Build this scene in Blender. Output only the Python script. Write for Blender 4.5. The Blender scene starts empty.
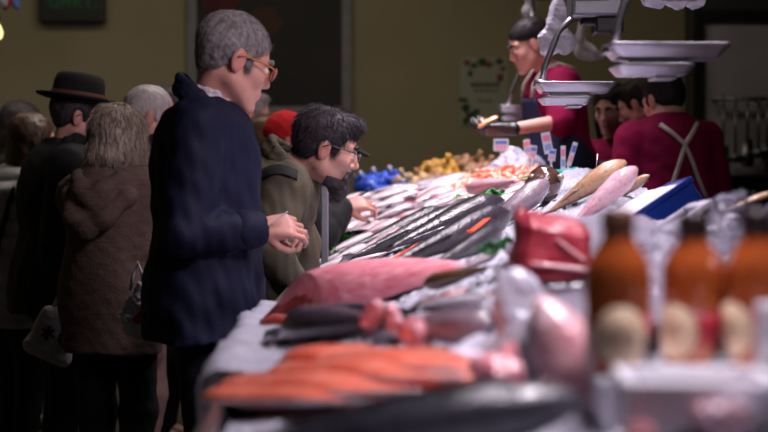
import bpy, bmesh, math, random
import numpy as np
from mathutils import Vector, Matrix, Euler
S = bpy.context.scene
COL = S.collection
random.seed(7); RNG = np.random.default_rng(7)
R = math.radians
# ------------------------------------------------------------------ camera, world, lamps, exposure
F = 70.0 / 36.0 * 768.0          # focal length in pixels
EYE = 1.28                       # camera height; eye level lies at row 180 of the picture
cam = bpy.data.cameras.new('camera'); cam.lens = 70; cam.sensor_width = 36
cam_o = bpy.data.objects.new('camera', cam); COL.objects.link(cam_o)
cam_o.location = (0, 0, EYE); cam_o.rotation_euler = (R(90) - math.atan(36 / F), 0, 0)
cam.clip_start = 0.1
cam.dof.use_dof = True; cam.dof.focus_distance = 4.95; cam.dof.aperture_fstop = 2.25
S.camera = cam_o
S.view_settings.view_transform = 'Standard'; S.view_settings.look = 'None'
S.view_settings.gamma = 1; S.view_settings.use_curve_mapping = False
S.view_settings.exposure = 0.0
S.cycles.use_denoising = True
S.cycles.max_bounces = 6; S.cycles.transparent_max_bounces = 12
S.cycles.caustics_reflective = False; S.cycles.caustics_refractive = False
S.cycles.sample_clamp_indirect = 4.0
w = bpy.data.worlds.new('world'); S.world = w; w.use_nodes = True
w.node_tree.nodes['Background'].inputs[0].default_value = (1.0, 0.93, 0.95, 1)
w.node_tree.nodes['Background'].inputs[1].default_value = 0.022
def area(name, loc, rot, sx, sy, power, col, spread=180):
    l = bpy.data.lights.new(name, 'AREA'); l.shape = 'RECTANGLE'; l.size = sx; l.size_y = sy
    l.energy = power; l.color = col; l.spread = R(spread)
    o = bpy.data.objects.new(name, l); o.location = loc; o.rotation_euler = rot; COL.objects.link(o)
    return o
# the row of cool pink strip lamps hung over the fish, shaded towards the customers
for i, yy in enumerate((2.0, 3.6, 5.2, 6.8, 8.2)):
    area('counter_lamp', (0.52, yy, 2.55), (0, R(5), 0), 0.22, 1.2, (13.5, 16, 18.5, 17, 14)[i], (1.0, 0.875, 0.985), 84)
# dim warm hall lighting on the back wall, then two added crowd fills
area('hall_fill', (-1.0, 7.6, 3.7), (R(25), 0, 0), 5.0, 0.6, 29, (1.0, 0.88, 0.68), 150)
area('hall_fill', (1.6, 2.4, 3.3), Vector((-2.6, 3.0, -1.8)).to_track_quat('-Z', 'Y').to_euler(), 1.0, 1.0, 15, (1.0, 0.86, 0.93), 80)  # fill added for the customers, standing in for spill from the counter
area('hall_fill', (-0.4, 7.0, 3.6), Vector((-1.3, -0.6, -2.0)).to_track_quat('-Z', 'Y').to_euler(), 1.2, 0.8, 11, (1.0, 0.88, 0.86), 110)  # another added fill, brightens the crowd from overhead

# ------------------------------------------------------------------ helpers
def W(px, py, d):                 # a point of the place seen at picture point (px, py), d metres away
    return Vector(((px - 384) / F * d, d, EYE - (py - 180) / F * d))
def tag(o, label=None, cat=None, group=None, kind=None):
    if label: o['label'] = label
    if cat: o['category'] = cat
    if group: o['group'] = group
    if kind: o['kind'] = kind
    return o
def empty(name, loc=(0, 0, 0), rz=0):
    o = bpy.data.objects.new(name, None); o.empty_display_size = 0.05
    o.location = loc; o.rotation_euler = (0, 0, rz); COL.objects.link(o); return o
def link(name, me, mats, parent=None, smooth=True):
    if not isinstance(mats, (list, tuple)): mats = [mats]
    for m in mats: me.materials.append(m)
    if smooth: me.polygons.foreach_set('use_smooth', [True] * len(me.polygons))
    o = bpy.data.objects.new(name, me); COL.objects.link(o)
    if parent is not None: o.parent = parent
    return o
def from_bm(name, bm, mats, parent=None, smooth=True, bevel=0, segs=2, subd=0):
    me = bpy.data.meshes.new(name)
    bmesh.ops.recalc_face_normals(bm, faces=bm.faces)
    bm.to_mesh(me); bm.free()
    o = link(name, me, mats, parent, smooth)
    if bevel:
        b = o.modifiers.new('bevel', 'BEVEL'); b.width = bevel; b.segments = segs; b.limit_method = 'ANGLE'; b.angle_limit = R(35)
        b.harden_normals = False
    if subd:
        s = o.modifiers.new('subd', 'SUBSURF'); s.levels = subd; s.render_levels = subd
    return o
def dup(root):
    r = root.copy(); COL.objects.link(r)
    for k in ('label', 'group'):
        if k in r: del r[k]
    for ch in list(root.children):
        c = ch.copy(); COL.objects.link(c); c.parent = r
        for g in list(ch.children):
            d = g.copy(); COL.objects.link(d); d.parent = c
    return r
def bx(bm, c, s, M=None, mi=0):
    c = Vector(c); vs = []
    for dz in (-1, 1):
        for dy in (-1, 1):
            for dx in (-1, 1):
                v = Vector((dx * s[0] / 2, dy * s[1] / 2, dz * s[2] / 2))
                if M is not None: v = M @ v
                vs.append(bm.verts.new(c + v))
    for f in ((0, 1, 3, 2), (4, 6, 7, 5), (0, 4, 5, 1), (2, 3, 7, 6), (0, 2, 6, 4), (1, 5, 7, 3)):
        bm.faces.new([vs[i] for i in f]).material_index = mi
    return vs
def tube(bm, pts, r, n=10, mi=0, closed=False):
    pts = [Vector(p) for p in pts]; N = len(pts); rings = []
    rr = r if isinstance(r, (list, tuple)) else [r] * N
    up = None
    for i, p in enumerate(pts):
        a = pts[(i - 1) % N] if (closed or i > 0) else p
        b = pts[(i + 1) % N] if (closed or i < N - 1) else p
        t = (b - a).normalized()
        if up is None: up = t.orthogonal().normalized()
        up = (up - t * up.dot(t)).normalized(); s = t.cross(up)
        rings.append([bm.verts.new(p + (up * math.cos(k / n * 2 * math.pi) + s * math.sin(k / n * 2 * math.pi)) * rr[i]) for k in range(n)])
    for i in range(N if closed else N - 1):
        A, B = rings[i], rings[(i + 1) % N]
        for k in range(n):
            bm.faces.new((A[k], A[(k + 1) % n], B[(k + 1) % n], B[k])).material_index = mi
    if not closed:
        bm.faces.new(rings[0][::-1]).material_index = mi; bm.faces.new(rings[-1]).material_index = mi
def lathe(bm, prof, n=32, c=(0, 0, 0), mi=0, sx=1, sy=1):
    rings = []
    for r, z in prof:
        rings.append([bm.verts.new((c[0] + sx * r * math.cos(k / n * 2 * math.pi), c[1] + sy * r * math.sin(k / n * 2 * math.pi), c[2] + z)) for k in range(n)])
    for A, B in zip(rings, rings[1:]):
        for k in range(n):
            bm.faces.new((A[k], A[(k + 1) % n], B[(k + 1) % n], B[k])).material_index = mi
    bm.faces.new(rings[0][::-1]).material_index = mi; bm.faces.new(rings[-1]).material_index = mi
def prism(bm, pts, thick, M=None, mi=0):       # flat outline (x,y) given a thickness in z
    M = M or Matrix.Identity(4)
    a = [bm.verts.new(M @ Vector((x, y, -thick / 2))) for x, y in pts]
    b = [bm.verts.new(M @ Vector((x, y, thick / 2))) for x, y in pts]
    n = len(pts)
    bm.faces.new(a[::-1]).material_index = mi; bm.faces.new(b).material_index = mi
    for i in range(n):
        bm.faces.new((a[i], a[(i + 1) % n], b[(i + 1) % n], b[i])).material_index = mi
_freqs = RNG.normal(size=(24, 3)); _phs = RNG.uniform(0, 6.28, 24)
def nz(P, scale, octv=3):                       # smooth pseudo-noise about -1..1 on an (n,3) array
    P = np.asarray(P, dtype=np.float32); out = np.zeros(len(P), np.float32); amp = 1.0; s = 1.0 / scale; tot = 0
    for o in range(octv):
        q = P * s
        wv = np.sin(q @ _freqs[(o * 5) % 24] * 1.3 + _phs[o])
        for k in range(4):
            fr = _freqs[(o * 5 + k + 1) % 24]
            out += amp * 0.4 * np.sin(q @ fr * 2.2 + 1.4 * wv + _phs[(o * 7 + k) % 24])
        tot += amp; amp *= 0.5; s *= 2.1
    return out / tot
def ordinal(i): return ('first', 'second', 'third', 'fourth', 'fifth', 'sixth', 'seventh', 'eighth', 'ninth', 'tenth', 'eleventh', 'twelfth')[i]

# ------------------------------------------------------------------ materials
def lin(c):
    return tuple(((v / 255) / 12.92 if v / 255 <= 0.04045 else ((v / 255 + 0.055) / 1.055) ** 2.4) for v in c) + (1,)
def mat(name, col, rough=0.6, var=0.12, vscale=12, bump=0.0, bscale=60, metal=0.0, coat=0.0, emit=None, estr=0, trans=0, alpha=1, sss=0, sheen=0, spec=0.5, ior=1.45):
    m = bpy.data.materials.new(name); m.use_nodes = True
    nt = m.node_tree; b = nt.nodes['Principled BSDF']
    c = lin(col)
    b.inputs['Roughness'].default_value = rough; b.inputs['Metallic'].default_value = metal
    b.inputs['Coat Weight'].default_value = coat; b.inputs['Coat Roughness'].default_value = 0.12
    b.inputs['Specular IOR Level'].default_value = spec; b.inputs['IOR'].default_value = ior
    b.inputs['Transmission Weight'].default_value = trans; b.inputs['Alpha'].default_value = alpha
    b.inputs['Sheen Weight'].default_value = sheen
    if sss: b.inputs['Subsurface Weight'].default_value = sss; b.inputs['Subsurface Radius'].default_value = (0.012, 0.005, 0.003)
    tc = nt.nodes.new('ShaderNodeTexCoord')
    n = nt.nodes.new('ShaderNodeTexNoise'); n.inputs['Scale'].default_value = vscale; n.inputs['Detail'].default_value = 5
    nt.links.new(tc.outputs['Object'], n.inputs['Vector'])
    r = nt.nodes.new('ShaderNodeValToRGB')
    lo = tuple(v * (1 - var) for v in c[:3]) + (1,); hi = tuple(min(1, v * (1 + var)) for v in c[:3]) + (1,)
    r.color_ramp.elements[0].position = 0.3; r.color_ramp.elements[1].position = 0.7
    r.color_ramp.elements[0].color = lo; r.color_ramp.elements[1].color = hi
    nt.links.new(n.outputs['Fac'], r.inputs['Fac']); nt.links.new(r.outputs['Color'], b.inputs['Base Color'])
    if bump:
        n2 = nt.nodes.new('ShaderNodeTexNoise'); n2.inputs['Scale'].default_value = bscale; n2.inputs['Detail'].default_value = 4
        nt.links.new(tc.outputs['Object'], n2.inputs['Vector'])
        bp = nt.nodes.new('ShaderNodeBump'); bp.inputs['Strength'].default_value = bump; bp.inputs['Distance'].default_value = 0.01
        nt.links.new(n2.outputs['Fac'], bp.inputs['Height']); nt.links.new(bp.outputs['Normal'], b.inputs['Normal'])
    if emit: b.inputs['Emission Color'].default_value = lin(emit); b.inputs['Emission Strength'].default_value = estr
    return m
def mat_tint(name, c0, c1, rough=0.5, sss=0, coat=0, bump=0.0, bscale=200, spec=0.5, sheen=0, streak=False):
    """two colours mixed by the mesh attribute 'tint' (lips, strands, seams), plus fine bump"""
    m = mat(name, c0, rough=rough, sss=sss, coat=coat, bump=bump, bscale=bscale, spec=spec, sheen=sheen)
    nt = m.node_tree; b = nt.nodes['Principled BSDF']
    src = b.inputs['Base Color'].links[0].from_socket
    at = nt.nodes.new('ShaderNodeAttribute'); at.attribute_name = 'tint'
    mx = nt.nodes.new('ShaderNodeMix'); mx.data_type = 'RGBA'
    nt.links.new(at.outputs['Fac'], mx.inputs[0]); nt.links.new(src, mx.inputs[6]); mx.inputs[7].default_value = lin(c1)
    nt.links.new(mx.outputs[2], b.inputs['Base Color'])
    return m
def fish_mat(name, back, side, belly, rough=0.28, coat=0.7, spots=0.0, spotcol=(30, 25, 25), stripe=0, head=None, scale_b=0.25, edge=0.62, edge2=0.3):
    m = bpy.data.materials.new(name); m.use_nodes = True; nt = m.node_tree; b = nt.nodes['Principled BSDF']
    b.inputs['Roughness'].default_value = rough; b.inputs['Coat Weight'].default_value = coat; b.inputs['Coat Roughness'].default_value = 0.08
    b.inputs['Specular IOR Level'].default_value = 0.7
    uv = nt.nodes.new('ShaderNodeUVMap'); sp = nt.nodes.new('ShaderNodeSeparateXYZ'); nt.links.new(uv.outputs[0], sp.inputs[0])
    tc = nt.nodes.new('ShaderNodeTexCoord')
    n = nt.nodes.new('ShaderNodeTexNoise'); n.inputs['Scale'].default_value = 22; n.inputs['Detail'].default_value = 5
    nt.links.new(tc.outputs['Object'], n.inputs['Vector'])
    ma = nt.nodes.new('ShaderNodeMath'); ma.operation = 'MULTIPLY_ADD'; ma.inputs[1].default_value = 0.35
    sb = nt.nodes.new('ShaderNodeMath'); sb.operation = 'SUBTRACT'; sb.inputs[1].default_value = 0.175
    nt.links.new(n.outputs['Fac'], ma.inputs[0]); nt.links.new(sp.outputs['Y'], ma.inputs[2]); nt.links.new(ma.outputs[0], sb.inputs[0])
    r = nt.nodes.new('ShaderNodeValToRGB'); cr = r.color_ramp
    cr.elements[0].position = edge2 - 0.15; cr.elements[0].color = lin(belly); cr.elements[1].position = min(0.98, edge + 0.18); cr.elements[1].color = lin(back)
    e = cr.elements.new((edge + edge2) / 2); e.color = lin(side)
    nt.links.new(sb.outputs[0], r.inputs['Fac']); out = r.outputs['Color']
    if spots:
        n3 = nt.nodes.new('ShaderNodeTexNoise'); n3.inputs['Scale'].default_value = 45; n3.inputs['Detail'].default_value = 3
        nt.links.new(tc.outputs['Object'], n3.inputs['Vector'])
        r3 = nt.nodes.new('ShaderNodeValToRGB'); r3.color_ramp.elements[0].position = 0.52; r3.color_ramp.elements[1].position = 0.64
        nt.links.new(n3.outputs['Fac'], r3.inputs['Fac'])
        mu = nt.nodes.new('ShaderNodeMath'); mu.operation = 'MULTIPLY'; mu.inputs[1].default_value = spots; nt.links.new(r3.outputs['Color'], mu.inputs[0])
        mx = nt.nodes.new('ShaderNodeMix'); mx.data_type = 'RGBA'; nt.links.new(mu.outputs[0], mx.inputs[0]); nt.links.new(out, mx.inputs[6]); mx.inputs[7].default_value = lin(spotcol)
        out = mx.outputs[2]
    if head:                        # the head and gill cover have their own colour
        r4 = nt.nodes.new('ShaderNodeValToRGB'); r4.color_ramp.elements[0].position = 0.18; r4.color_ramp.elements[0].color = (1, 1, 1, 1)
        r4.color_ramp.elements[1].position = 0.26; r4.color_ramp.elements[1].color = (0, 0, 0, 1)
        nt.links.new(sp.outputs['X'], r4.inputs['Fac'])
        mu = nt.nodes.new('ShaderNodeMath'); mu.operation = 'MULTIPLY'; mu.inputs[1].default_value = 0.7; nt.links.new(r4.outputs['Color'], mu.inputs[0])
        mx = nt.nodes.new('ShaderNodeMix'); mx.data_type = 'RGBA'; nt.links.new(mu.outputs[0], mx.inputs[0]); nt.links.new(out, mx.inputs[6]); mx.inputs[7].default_value = lin(head)
        out = mx.outputs[2]
    nt.links.new(out, b.inputs['Base Color'])
    v = nt.nodes.new('ShaderNodeTexVoronoi'); v.inputs['Scale'].default_value = 160; nt.links.new(tc.outputs['Object'], v.inputs['Vector'])
    n5 = nt.nodes.new('ShaderNodeTexNoise'); n5.inputs['Scale'].default_value = 30; nt.links.new(tc.outputs['Object'], n5.inputs['Vector'])
    ad = nt.nodes.new('ShaderNodeMath'); ad.operation = 'ADD'; nt.links.new(v.outputs['Distance'], ad.inputs[0]); nt.links.new(n5.outputs['Fac'], ad.inputs[1])
    bp = nt.nodes.new('ShaderNodeBump'); bp.inputs['Strength'].default_value = scale_b; bp.inputs['Distance'].default_value = 0.006
    nt.links.new(ad.outputs[0], bp.inputs['Height']); nt.links.new(bp.outputs['Normal'], b.inputs['Normal'])
    return m
def meat_mat(name, c0, c1, scale=(6, 40, 40), rough=0.3, coat=0.6, sss=0.12, lo=.35, hi=.65):
    """wet flesh with grain running along the piece"""
    m = bpy.data.materials.new(name); m.use_nodes = True; nt = m.node_tree; b = nt.nodes['Principled BSDF']
    b.inputs['Roughness'].default_value = rough; b.inputs['Coat Weight'].default_value = coat; b.inputs['Coat Roughness'].default_value = 0.15
    b.inputs['Subsurface Weight'].default_value = sss; b.inputs['Subsurface Radius'].default_value = (0.012, 0.004, 0.003)
    tc = nt.nodes.new('ShaderNodeTexCoord'); mp = nt.nodes.new('ShaderNodeMapping'); mp.inputs['Scale'].default_value = scale
    nt.links.new(tc.outputs['Object'], mp.inputs['Vector'])
    n = nt.nodes.new('ShaderNodeTexNoise'); n.inputs['Scale'].default_value = 1.0; n.inputs['Detail'].default_value = 6; n.inputs['Distortion'].default_value = 0.8
    nt.links.new(mp.outputs[0], n.inputs['Vector'])
    r = nt.nodes.new('ShaderNodeValToRGB'); r.color_ramp.elements[0].position = lo; r.color_ramp.elements[1].position = hi
    r.color_ramp.elements[0].color = lin(c0); r.color_ramp.elements[1].color = lin(c1)
    nt.links.new(n.outputs['Fac'], r.inputs['Fac']); nt.links.new(r.outputs['Color'], b.inputs['Base Color'])
    bp = nt.nodes.new('ShaderNodeBump'); bp.inputs['Strength'].default_value = 0.25; bp.inputs['Distance'].default_value = 0.008
    nt.links.new(n.outputs['Fac'], bp.inputs['Height']); nt.links.new(bp.outputs['Normal'], b.inputs['Normal'])
    return m
def film_mat(name, col, alpha, rough=0.12):
    """thin clear plastic film: glossy, partly see-through, the same from every side"""
    m = mat(name, col, rough=rough, bump=0.5, bscale=35, spec=0.8)
    nt = m.node_tree; b = nt.nodes['Principled BSDF']; out = nt.nodes['Material Output']
    t = nt.nodes.new('ShaderNodeBsdfTransparent'); mx = nt.nodes.new('ShaderNodeMixShader')
    lw = nt.nodes.new('ShaderNodeLayerWeight'); lw.inputs['Blend'].default_value = 0.45
    ma = nt.nodes.new('ShaderNodeMath'); ma.operation = 'MULTIPLY_ADD'; ma.inputs[1].default_value = 0.6; ma.inputs[2].default_value = alpha; ma.use_clamp = True
    nt.links.new(lw.outputs['Facing'], ma.inputs[0]); nt.links.new(ma.outputs[0], mx.inputs[0])
    nt.links.new(t.outputs[0], mx.inputs[1]); nt.links.new(b.outputs[0], mx.inputs[2]); nt.links.new(mx.outputs[0], out.inputs['Surface'])
    return m
# ------------------------------------------------------------------ organic mesher: blended tapered limbs turned into one continuous surface
class Blob:
    def __init__(s): s.p = []
    def cap(s, a, b, ra, rb, k=0.02, sub=False, c=None, M=None, sc=None):
        a = np.array(a, float); b = np.array(b, float)
        mid = (a + b) / 2; rad = np.linalg.norm(b - a) / 2 + max(ra, rb)
        if M is not None:
            M = np.array(M, float); sc = np.array(sc, float); c = np.array(c, float)
            mid = M.T @ (mid * sc) + c; rad *= sc.max()
        s.p.append(('cap', a, b, ra, rb, k, sub, c, M, sc, mid, rad)); return s
    def ell(s, c, r, k=0.02, M=None, sub=False):
        c = np.array(c, float); r = np.array(r, float)
        s.p.append(('ell', c, r, None if M is None else np.array(M, float), 0, k, sub, None, None, None, c, r.max())); return s
    def chain(s, pts, rs, k=0.02, sub=False):
        for i in range(len(pts) - 1): s.cap(pts[i], pts[i + 1], rs[i], rs[i + 1], k, sub)
        return s
    def plane(s, n, d, sub=True, k=0.01):          # cuts everything on the +n side
        s.p.append(('pl', np.array(n, float), d, 0, 0, k, sub, None, None, None, None, 1e9)); return s
    def one(s, q, P):
        if q[0] == 'cap':
            a, b, ra, rb = q[1:5]
            if q[8] is not None: P = ((P - q[7]) @ q[8].T) / q[9]
            ba = b - a; h = np.clip(((P - a) @ ba) / max(ba @ ba, 1e-12), 0, 1)
            d = np.linalg.norm(P - a - h[:, None] * ba, axis=1) - (ra + (rb - ra) * h)
            return d * (q[9].min() if q[8] is not None else 1.0)
        if q[0] == 'ell':
            X = P - q[1]
            if q[3] is not None: X = X @ q[3].T
            k0 = np.linalg.norm(X / q[2], axis=1); k1 = np.linalg.norm(X / q[2] ** 2, axis=1)
            return k0 * (k0 - 1) / np.maximum(k1, 1e-9)
        if q[0] == 'pl': return -(P @ q[1] - q[2])
    def ev(s, P, cen=None, rad=0):
        d = np.full(len(P), 1e3)
        for q in s.p:
            if cen is not None and q[10] is not None and np.linalg.norm(q[10] - cen) > q[11] + rad + q[5] + 0.05: continue
            e = s.one(q, P); k = q[5]
            if q[6]:
                e = -e; h = np.maximum(k - np.abs(d - e), 0) / k if k else 0
                d = np.maximum(d, e) + h * h * k / 4
            else:
                h = np.maximum(k - np.abs(d - e), 0) / k
                d = np.minimum(d, e) - h * h * k / 4
        return d
    def mesh(s, name, res=0.006, disp=None, tint=None, dmax=0.02, sm=1, post=None):
        adds = [q for q in s.p if not q[6] and q[10] is not None]
        lo = np.min([q[10] - q[11] for q in adds], 0) - 0.03; hi = np.max([q[10] + q[11] for q in adds], 0) + 0.03
        B = 12; n = np.ceil((hi - lo) / res / B).astype(int) * B + 1
        f = np.full(n, 1.0, np.float32)
        nb = (n - 1) // B
        I = np.stack(np.meshgrid(*[np.arange(k) for k in nb], indexing='ij'), -1).reshape(-1, 3)
        cen = lo + (I + 0.5) * B * res; brad = B * res * 0.87
        dc = s.ev(cen)
        loc = np.stack(np.meshgrid(*[np.arange(B + 1)] * 3, indexing='ij'), -1).reshape(-1, 3)
        for i, c, d in zip(I, cen, dc):
            o = i * B; sl = tuple(slice(o[k], o[k] + B + 1) for k in range(3))
            if abs(d) > brad * 2.2 + 0.05:
                if d < 0: f[sl] = np.where(f[sl] == 1.0, -1.0, f[sl])
                continue
            P = lo + (loc + o) * res
            v = s.ev(P, c, brad)
            if disp is not None:
                near = np.abs(v) < dmax * 2
                if near.any(): v[near] += disp(P[near])
            if post is not None: v = post(P, v)
            f[sl] = v.reshape(B + 1, B + 1, B + 1)
        # surface nets
        sg = f < 0; m = np.zeros(n - 1, np.int8)
        for dx in (0, 1):
            for dy in (0, 1):
                for dz in (0, 1): m += sg[dx:n[0] - 1 + dx, dy:n[1] - 1 + dy, dz:n[2] - 1 + dz]
        act = np.argwhere((m > 0) & (m < 8)); idx = np.full(n - 1, -1, np.int64); idx[tuple(act.T)] = np.arange(len(act))
        acc = np.zeros((len(act), 3)); cnt = np.zeros(len(act))
        cor = [(a, b, c) for a in (0, 1) for b in (0, 1) for c in (0, 1)]
        for a in cor:
            for ax in range(3):
                if a[ax]: continue
                b = list(a); b[ax] = 1
                fa = f[tuple((act + a).T)]; fb = f[tuple((act + b).T)]
                x = (fa < 0) != (fb < 0); t = np.where(x, fa / np.where(fa == fb, 1, fa - fb), 0)
                p = np.array(a, float)[None] + t[:, None] * (np.array(b) - np.array(a))[None]
                acc[x] += p[x]; cnt[x] += 1
        V = lo + (act + acc / cnt[:, None]) * res
        quads = []
        for ax in range(3):
            u, v = (ax + 1) % 3, (ax + 2) % 3
            sl0 = [slice(1, n[k] - 1) for k in range(3)]; sl0[ax] = slice(0, n[ax] - 1)
            sl1 = list(sl0); sl1[ax] = slice(1, n[ax])
            s0 = sg[tuple(sl0)]; s1 = sg[tuple(sl1)]
            for inside, flip in ((s0 & ~s1, False), (~s0 & s1, True)):
                e = np.argwhere(inside)
                if not len(e): continue
                off = np.ones(3, int); off[ax] = 0; e = e + off
                du = np.zeros(3, int); du[u] = 1; dv = np.zeros(3, int); dv[v] = 1
                q = np.stack([idx[tuple((e - du - dv).T)], idx[tuple((e - dv).T)], idx[tuple(e.T)], idx[tuple((e - du).T)]], 1)
                quads.append(q[:, ::-1] if flip else q)
        Q = np.concatenate(quads); Q = Q[(Q >= 0).all(1)]
        for _ in range(sm):                            # light smoothing
            a2 = np.zeros_like(V); c2 = np.zeros(len(V))
            for k in range(4):
                np.add.at(a2, Q[:, k], V[Q[:, (k + 1) % 4]] + V[Q[:, (k - 1) % 4]]); np.add.at(c2, Q[:, k], 2)
            V = 0.45 * V + 0.55 * a2 / np.maximum(c2, 1)[:, None]
        me = bpy.data.meshes.new(name)
        me.vertices.add(len(V)); me.vertices.foreach_set('co', V.astype(np.float32).ravel())
        me.loops.add(len(Q) * 4); me.loops.foreach_set('vertex_index', Q.astype(np.int32).ravel())
        me.polygons.add(len(Q)); me.polygons.foreach_set('loop_start', np.arange(0, len(Q) * 4, 4, dtype=np.int32))
        me.polygons.foreach_set('loop_total', np.full(len(Q), 4, np.int32))
        me.update(calc_edges=True)
        if tint is not None:
            at = me.attributes.new('tint', 'FLOAT', 'POINT'); at.data.foreach_set('value', np.clip(tint(V), 0, 1).astype(np.float32))
        return me

# ------------------------------------------------------------------ people
def frame(yaw, pitch=0, roll=0):      # rows: forward, left, up
    f = Vector((math.cos(yaw), math.sin(yaw), 0)); l = Vector((-math.sin(yaw), math.cos(yaw), 0)); u = Vector((0, 0, 1))
    q = Matrix.Rotation(pitch, 3, l); f = q @ f; u = q @ u
    q = Matrix.Rotation(roll, 3, f); l = q @ l; u = q @ u
    return np.array([f, l, u], float)
def head_shape(b, C, M, s=1.0, female=False):
    T = lambda f, l, u: np.array(C) + s * (f * M[0] + l * M[1] + u * M[2])
    E = lambda c, r, k=0.02, sub=False, MM=None: b.ell(T(*c), np.array(r) * s, k, M if MM is None else MM, sub)
    K = lambda a, c, ra, rb, k=0.015, sub=False: b.cap(T(*a), T(*c), ra * s, rb * s, k, sub)
    E((-.012, 0, .043), (.099, .076, .083)); E((.03, 0, -.025), (.06, .061, .088), .03)
    jw = .9 if female else 1.0
    for g in (-1, 1):
        K((-.005, g * .05 * jw, -.055), (.07, g * .016, -.103), .026 * jw, .017, .025)
        E((.058, g * .041, -.022), (.026, .022, .022), .025)
        E((-.012, g * .078, -.008), (.021, .009, .034), .008)
        E((-.006, g * .088, -.006), (.010, .005, .018), .006, True)
        K((.080 - (.004 if female else 0), g * .012, .026), (.068, g * .05, .024), .013 - (.003 if female else 0), .010, .02)
        E((.106, g * .034, .004), (.022, .017, .013), .014, True)
        E((.083, g * .032, -.007), (.013, .018, .006), .008)
        E((.097, g * .0125, -.034), (.011, .008, .008), .010)
    nq = .006 if female else .0
    K((.086, 0, .022), (.108 - nq, 0, -.024), .009, .0115 - nq * .3, .014)
    E((.111 - nq, 0, -.028), (.009, .010, .009), .01)
    E((.074, 0, -.062), (.022, .03, .028), .02)
    K((.093, -.016, -.060), (.093, .016, -.060), .0075, .0075, .008); K((.091, -.014, -.072), (.091, .014, -.072), .0085, .0085, .008)
    K((.104, -.024, -.0665), (.104, .024, -.0665), .0035, .0035, .006, True)
    E((.080, 0, -.104), (.018, .02, .016), .02)
    return T
def hand_shape(b, w, d, n, side, curl=0.5, s=1.0, spread=0.05, curls=None):
    """w wrist, d along the hand, n the way the palm faces, side +1/-1 gives the thumb's side"""
    w = np.array(w, float); d = np.array(d, float); d /= np.linalg.norm(d)
    n = np.array(n, float); n -= d * (n @ d); n /= np.linalg.norm(n); t = np.cross(d, n) * side
    rot = lambda v, a: v * math.cos(a) + n * math.sin(a)
    lat = (.031, .0105, -.0105, -.031); ln = (.95, 1.06, .98, .78)
    for i in range(4):
        kn = w + s * (d * (.088 - .004 * abs(i - 1) - (.006 if i == 3 else 0)) + t * lat[i])
        b.cap(w + s * (d * .008 + t * lat[i] * .55), kn, .0165 * s, .0125 * s, .012)
        dd = d + t * spread * (1.5 - i); dd /= np.linalg.norm(dd)
        c = curl if curls is None else curls[i]; a = c * .7; p = kn
        for seg, (L, r0, r1) in enumerate(((.044, .0098, .0088), (.027, .0088, .008), (.022, .008, .0066))):
            v = dd * math.cos(a) + n * math.sin(a); q = p + v * L * ln[i] * s
            b.cap(p, q, r0 * s, r1 * s, .003); p = q; a += c * (1.0 if seg == 0 else .7)
    b.ell(w + s * (d * .045 + n * .004), np.array((.045, .036, .016)) * s, .012, np.array([d, t, n]))
    p = w + s * (d * .016 + t * .022 + n * .006); v = d * .62 + t * .62 + n * .42
    for L, r0, r1 in ((.045, .0165, .0115), (.033, .0112, .0098), (.026, .0098, .0075)):
        v = v / np.linalg.norm(v); q = p + v * L * s; b.cap(p, q, r0 * s, r1 * s, .008 if L == .045 else .004); p = q
        v = v - t * (.28 + .3 * curl) + d * .12 + n * .15 * curl
def torso_shape(b, N, Pv, yaw, sh, infl=0.0, belly=0.0, hem=None, k=0.06, fat=1.0):
    """trunk between neck base N and pelvis Pv as blended elliptical masses"""
    N = np.array(N, float); Pv = np.array(Pv, float); ax = N - Pv; L = np.linalg.norm(ax); u = ax / L
    l = np.array((-math.sin(yaw), math.cos(yaw), 0)); l -= u * (l @ u); l /= np.linalg.norm(l); f = np.cross(l, u)
    M = np.array([f, l, u]); i = infl
    b.ell(Pv + u * .02 * L, ((.115 + belly * .3) * fat + i, .165 * fat + i, .14 + i), k, M)
    b.ell(Pv + u * .32 * L + f * belly * .4, ((.105 + belly) * fat + i, .15 * fat + i, .2 + i), k, M)
    b.ell(Pv + u * .68 * L - f * .005, (.122 * fat + i, (.14 + .1 * (sh - .17)) * fat + i, .19 + i), k, M)
    b.ell(Pv + u * .86 * L - f * .012, (.09 * fat + i, sh * .92 + i, .085 + i), k, M)
    return M
class P: pass
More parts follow.
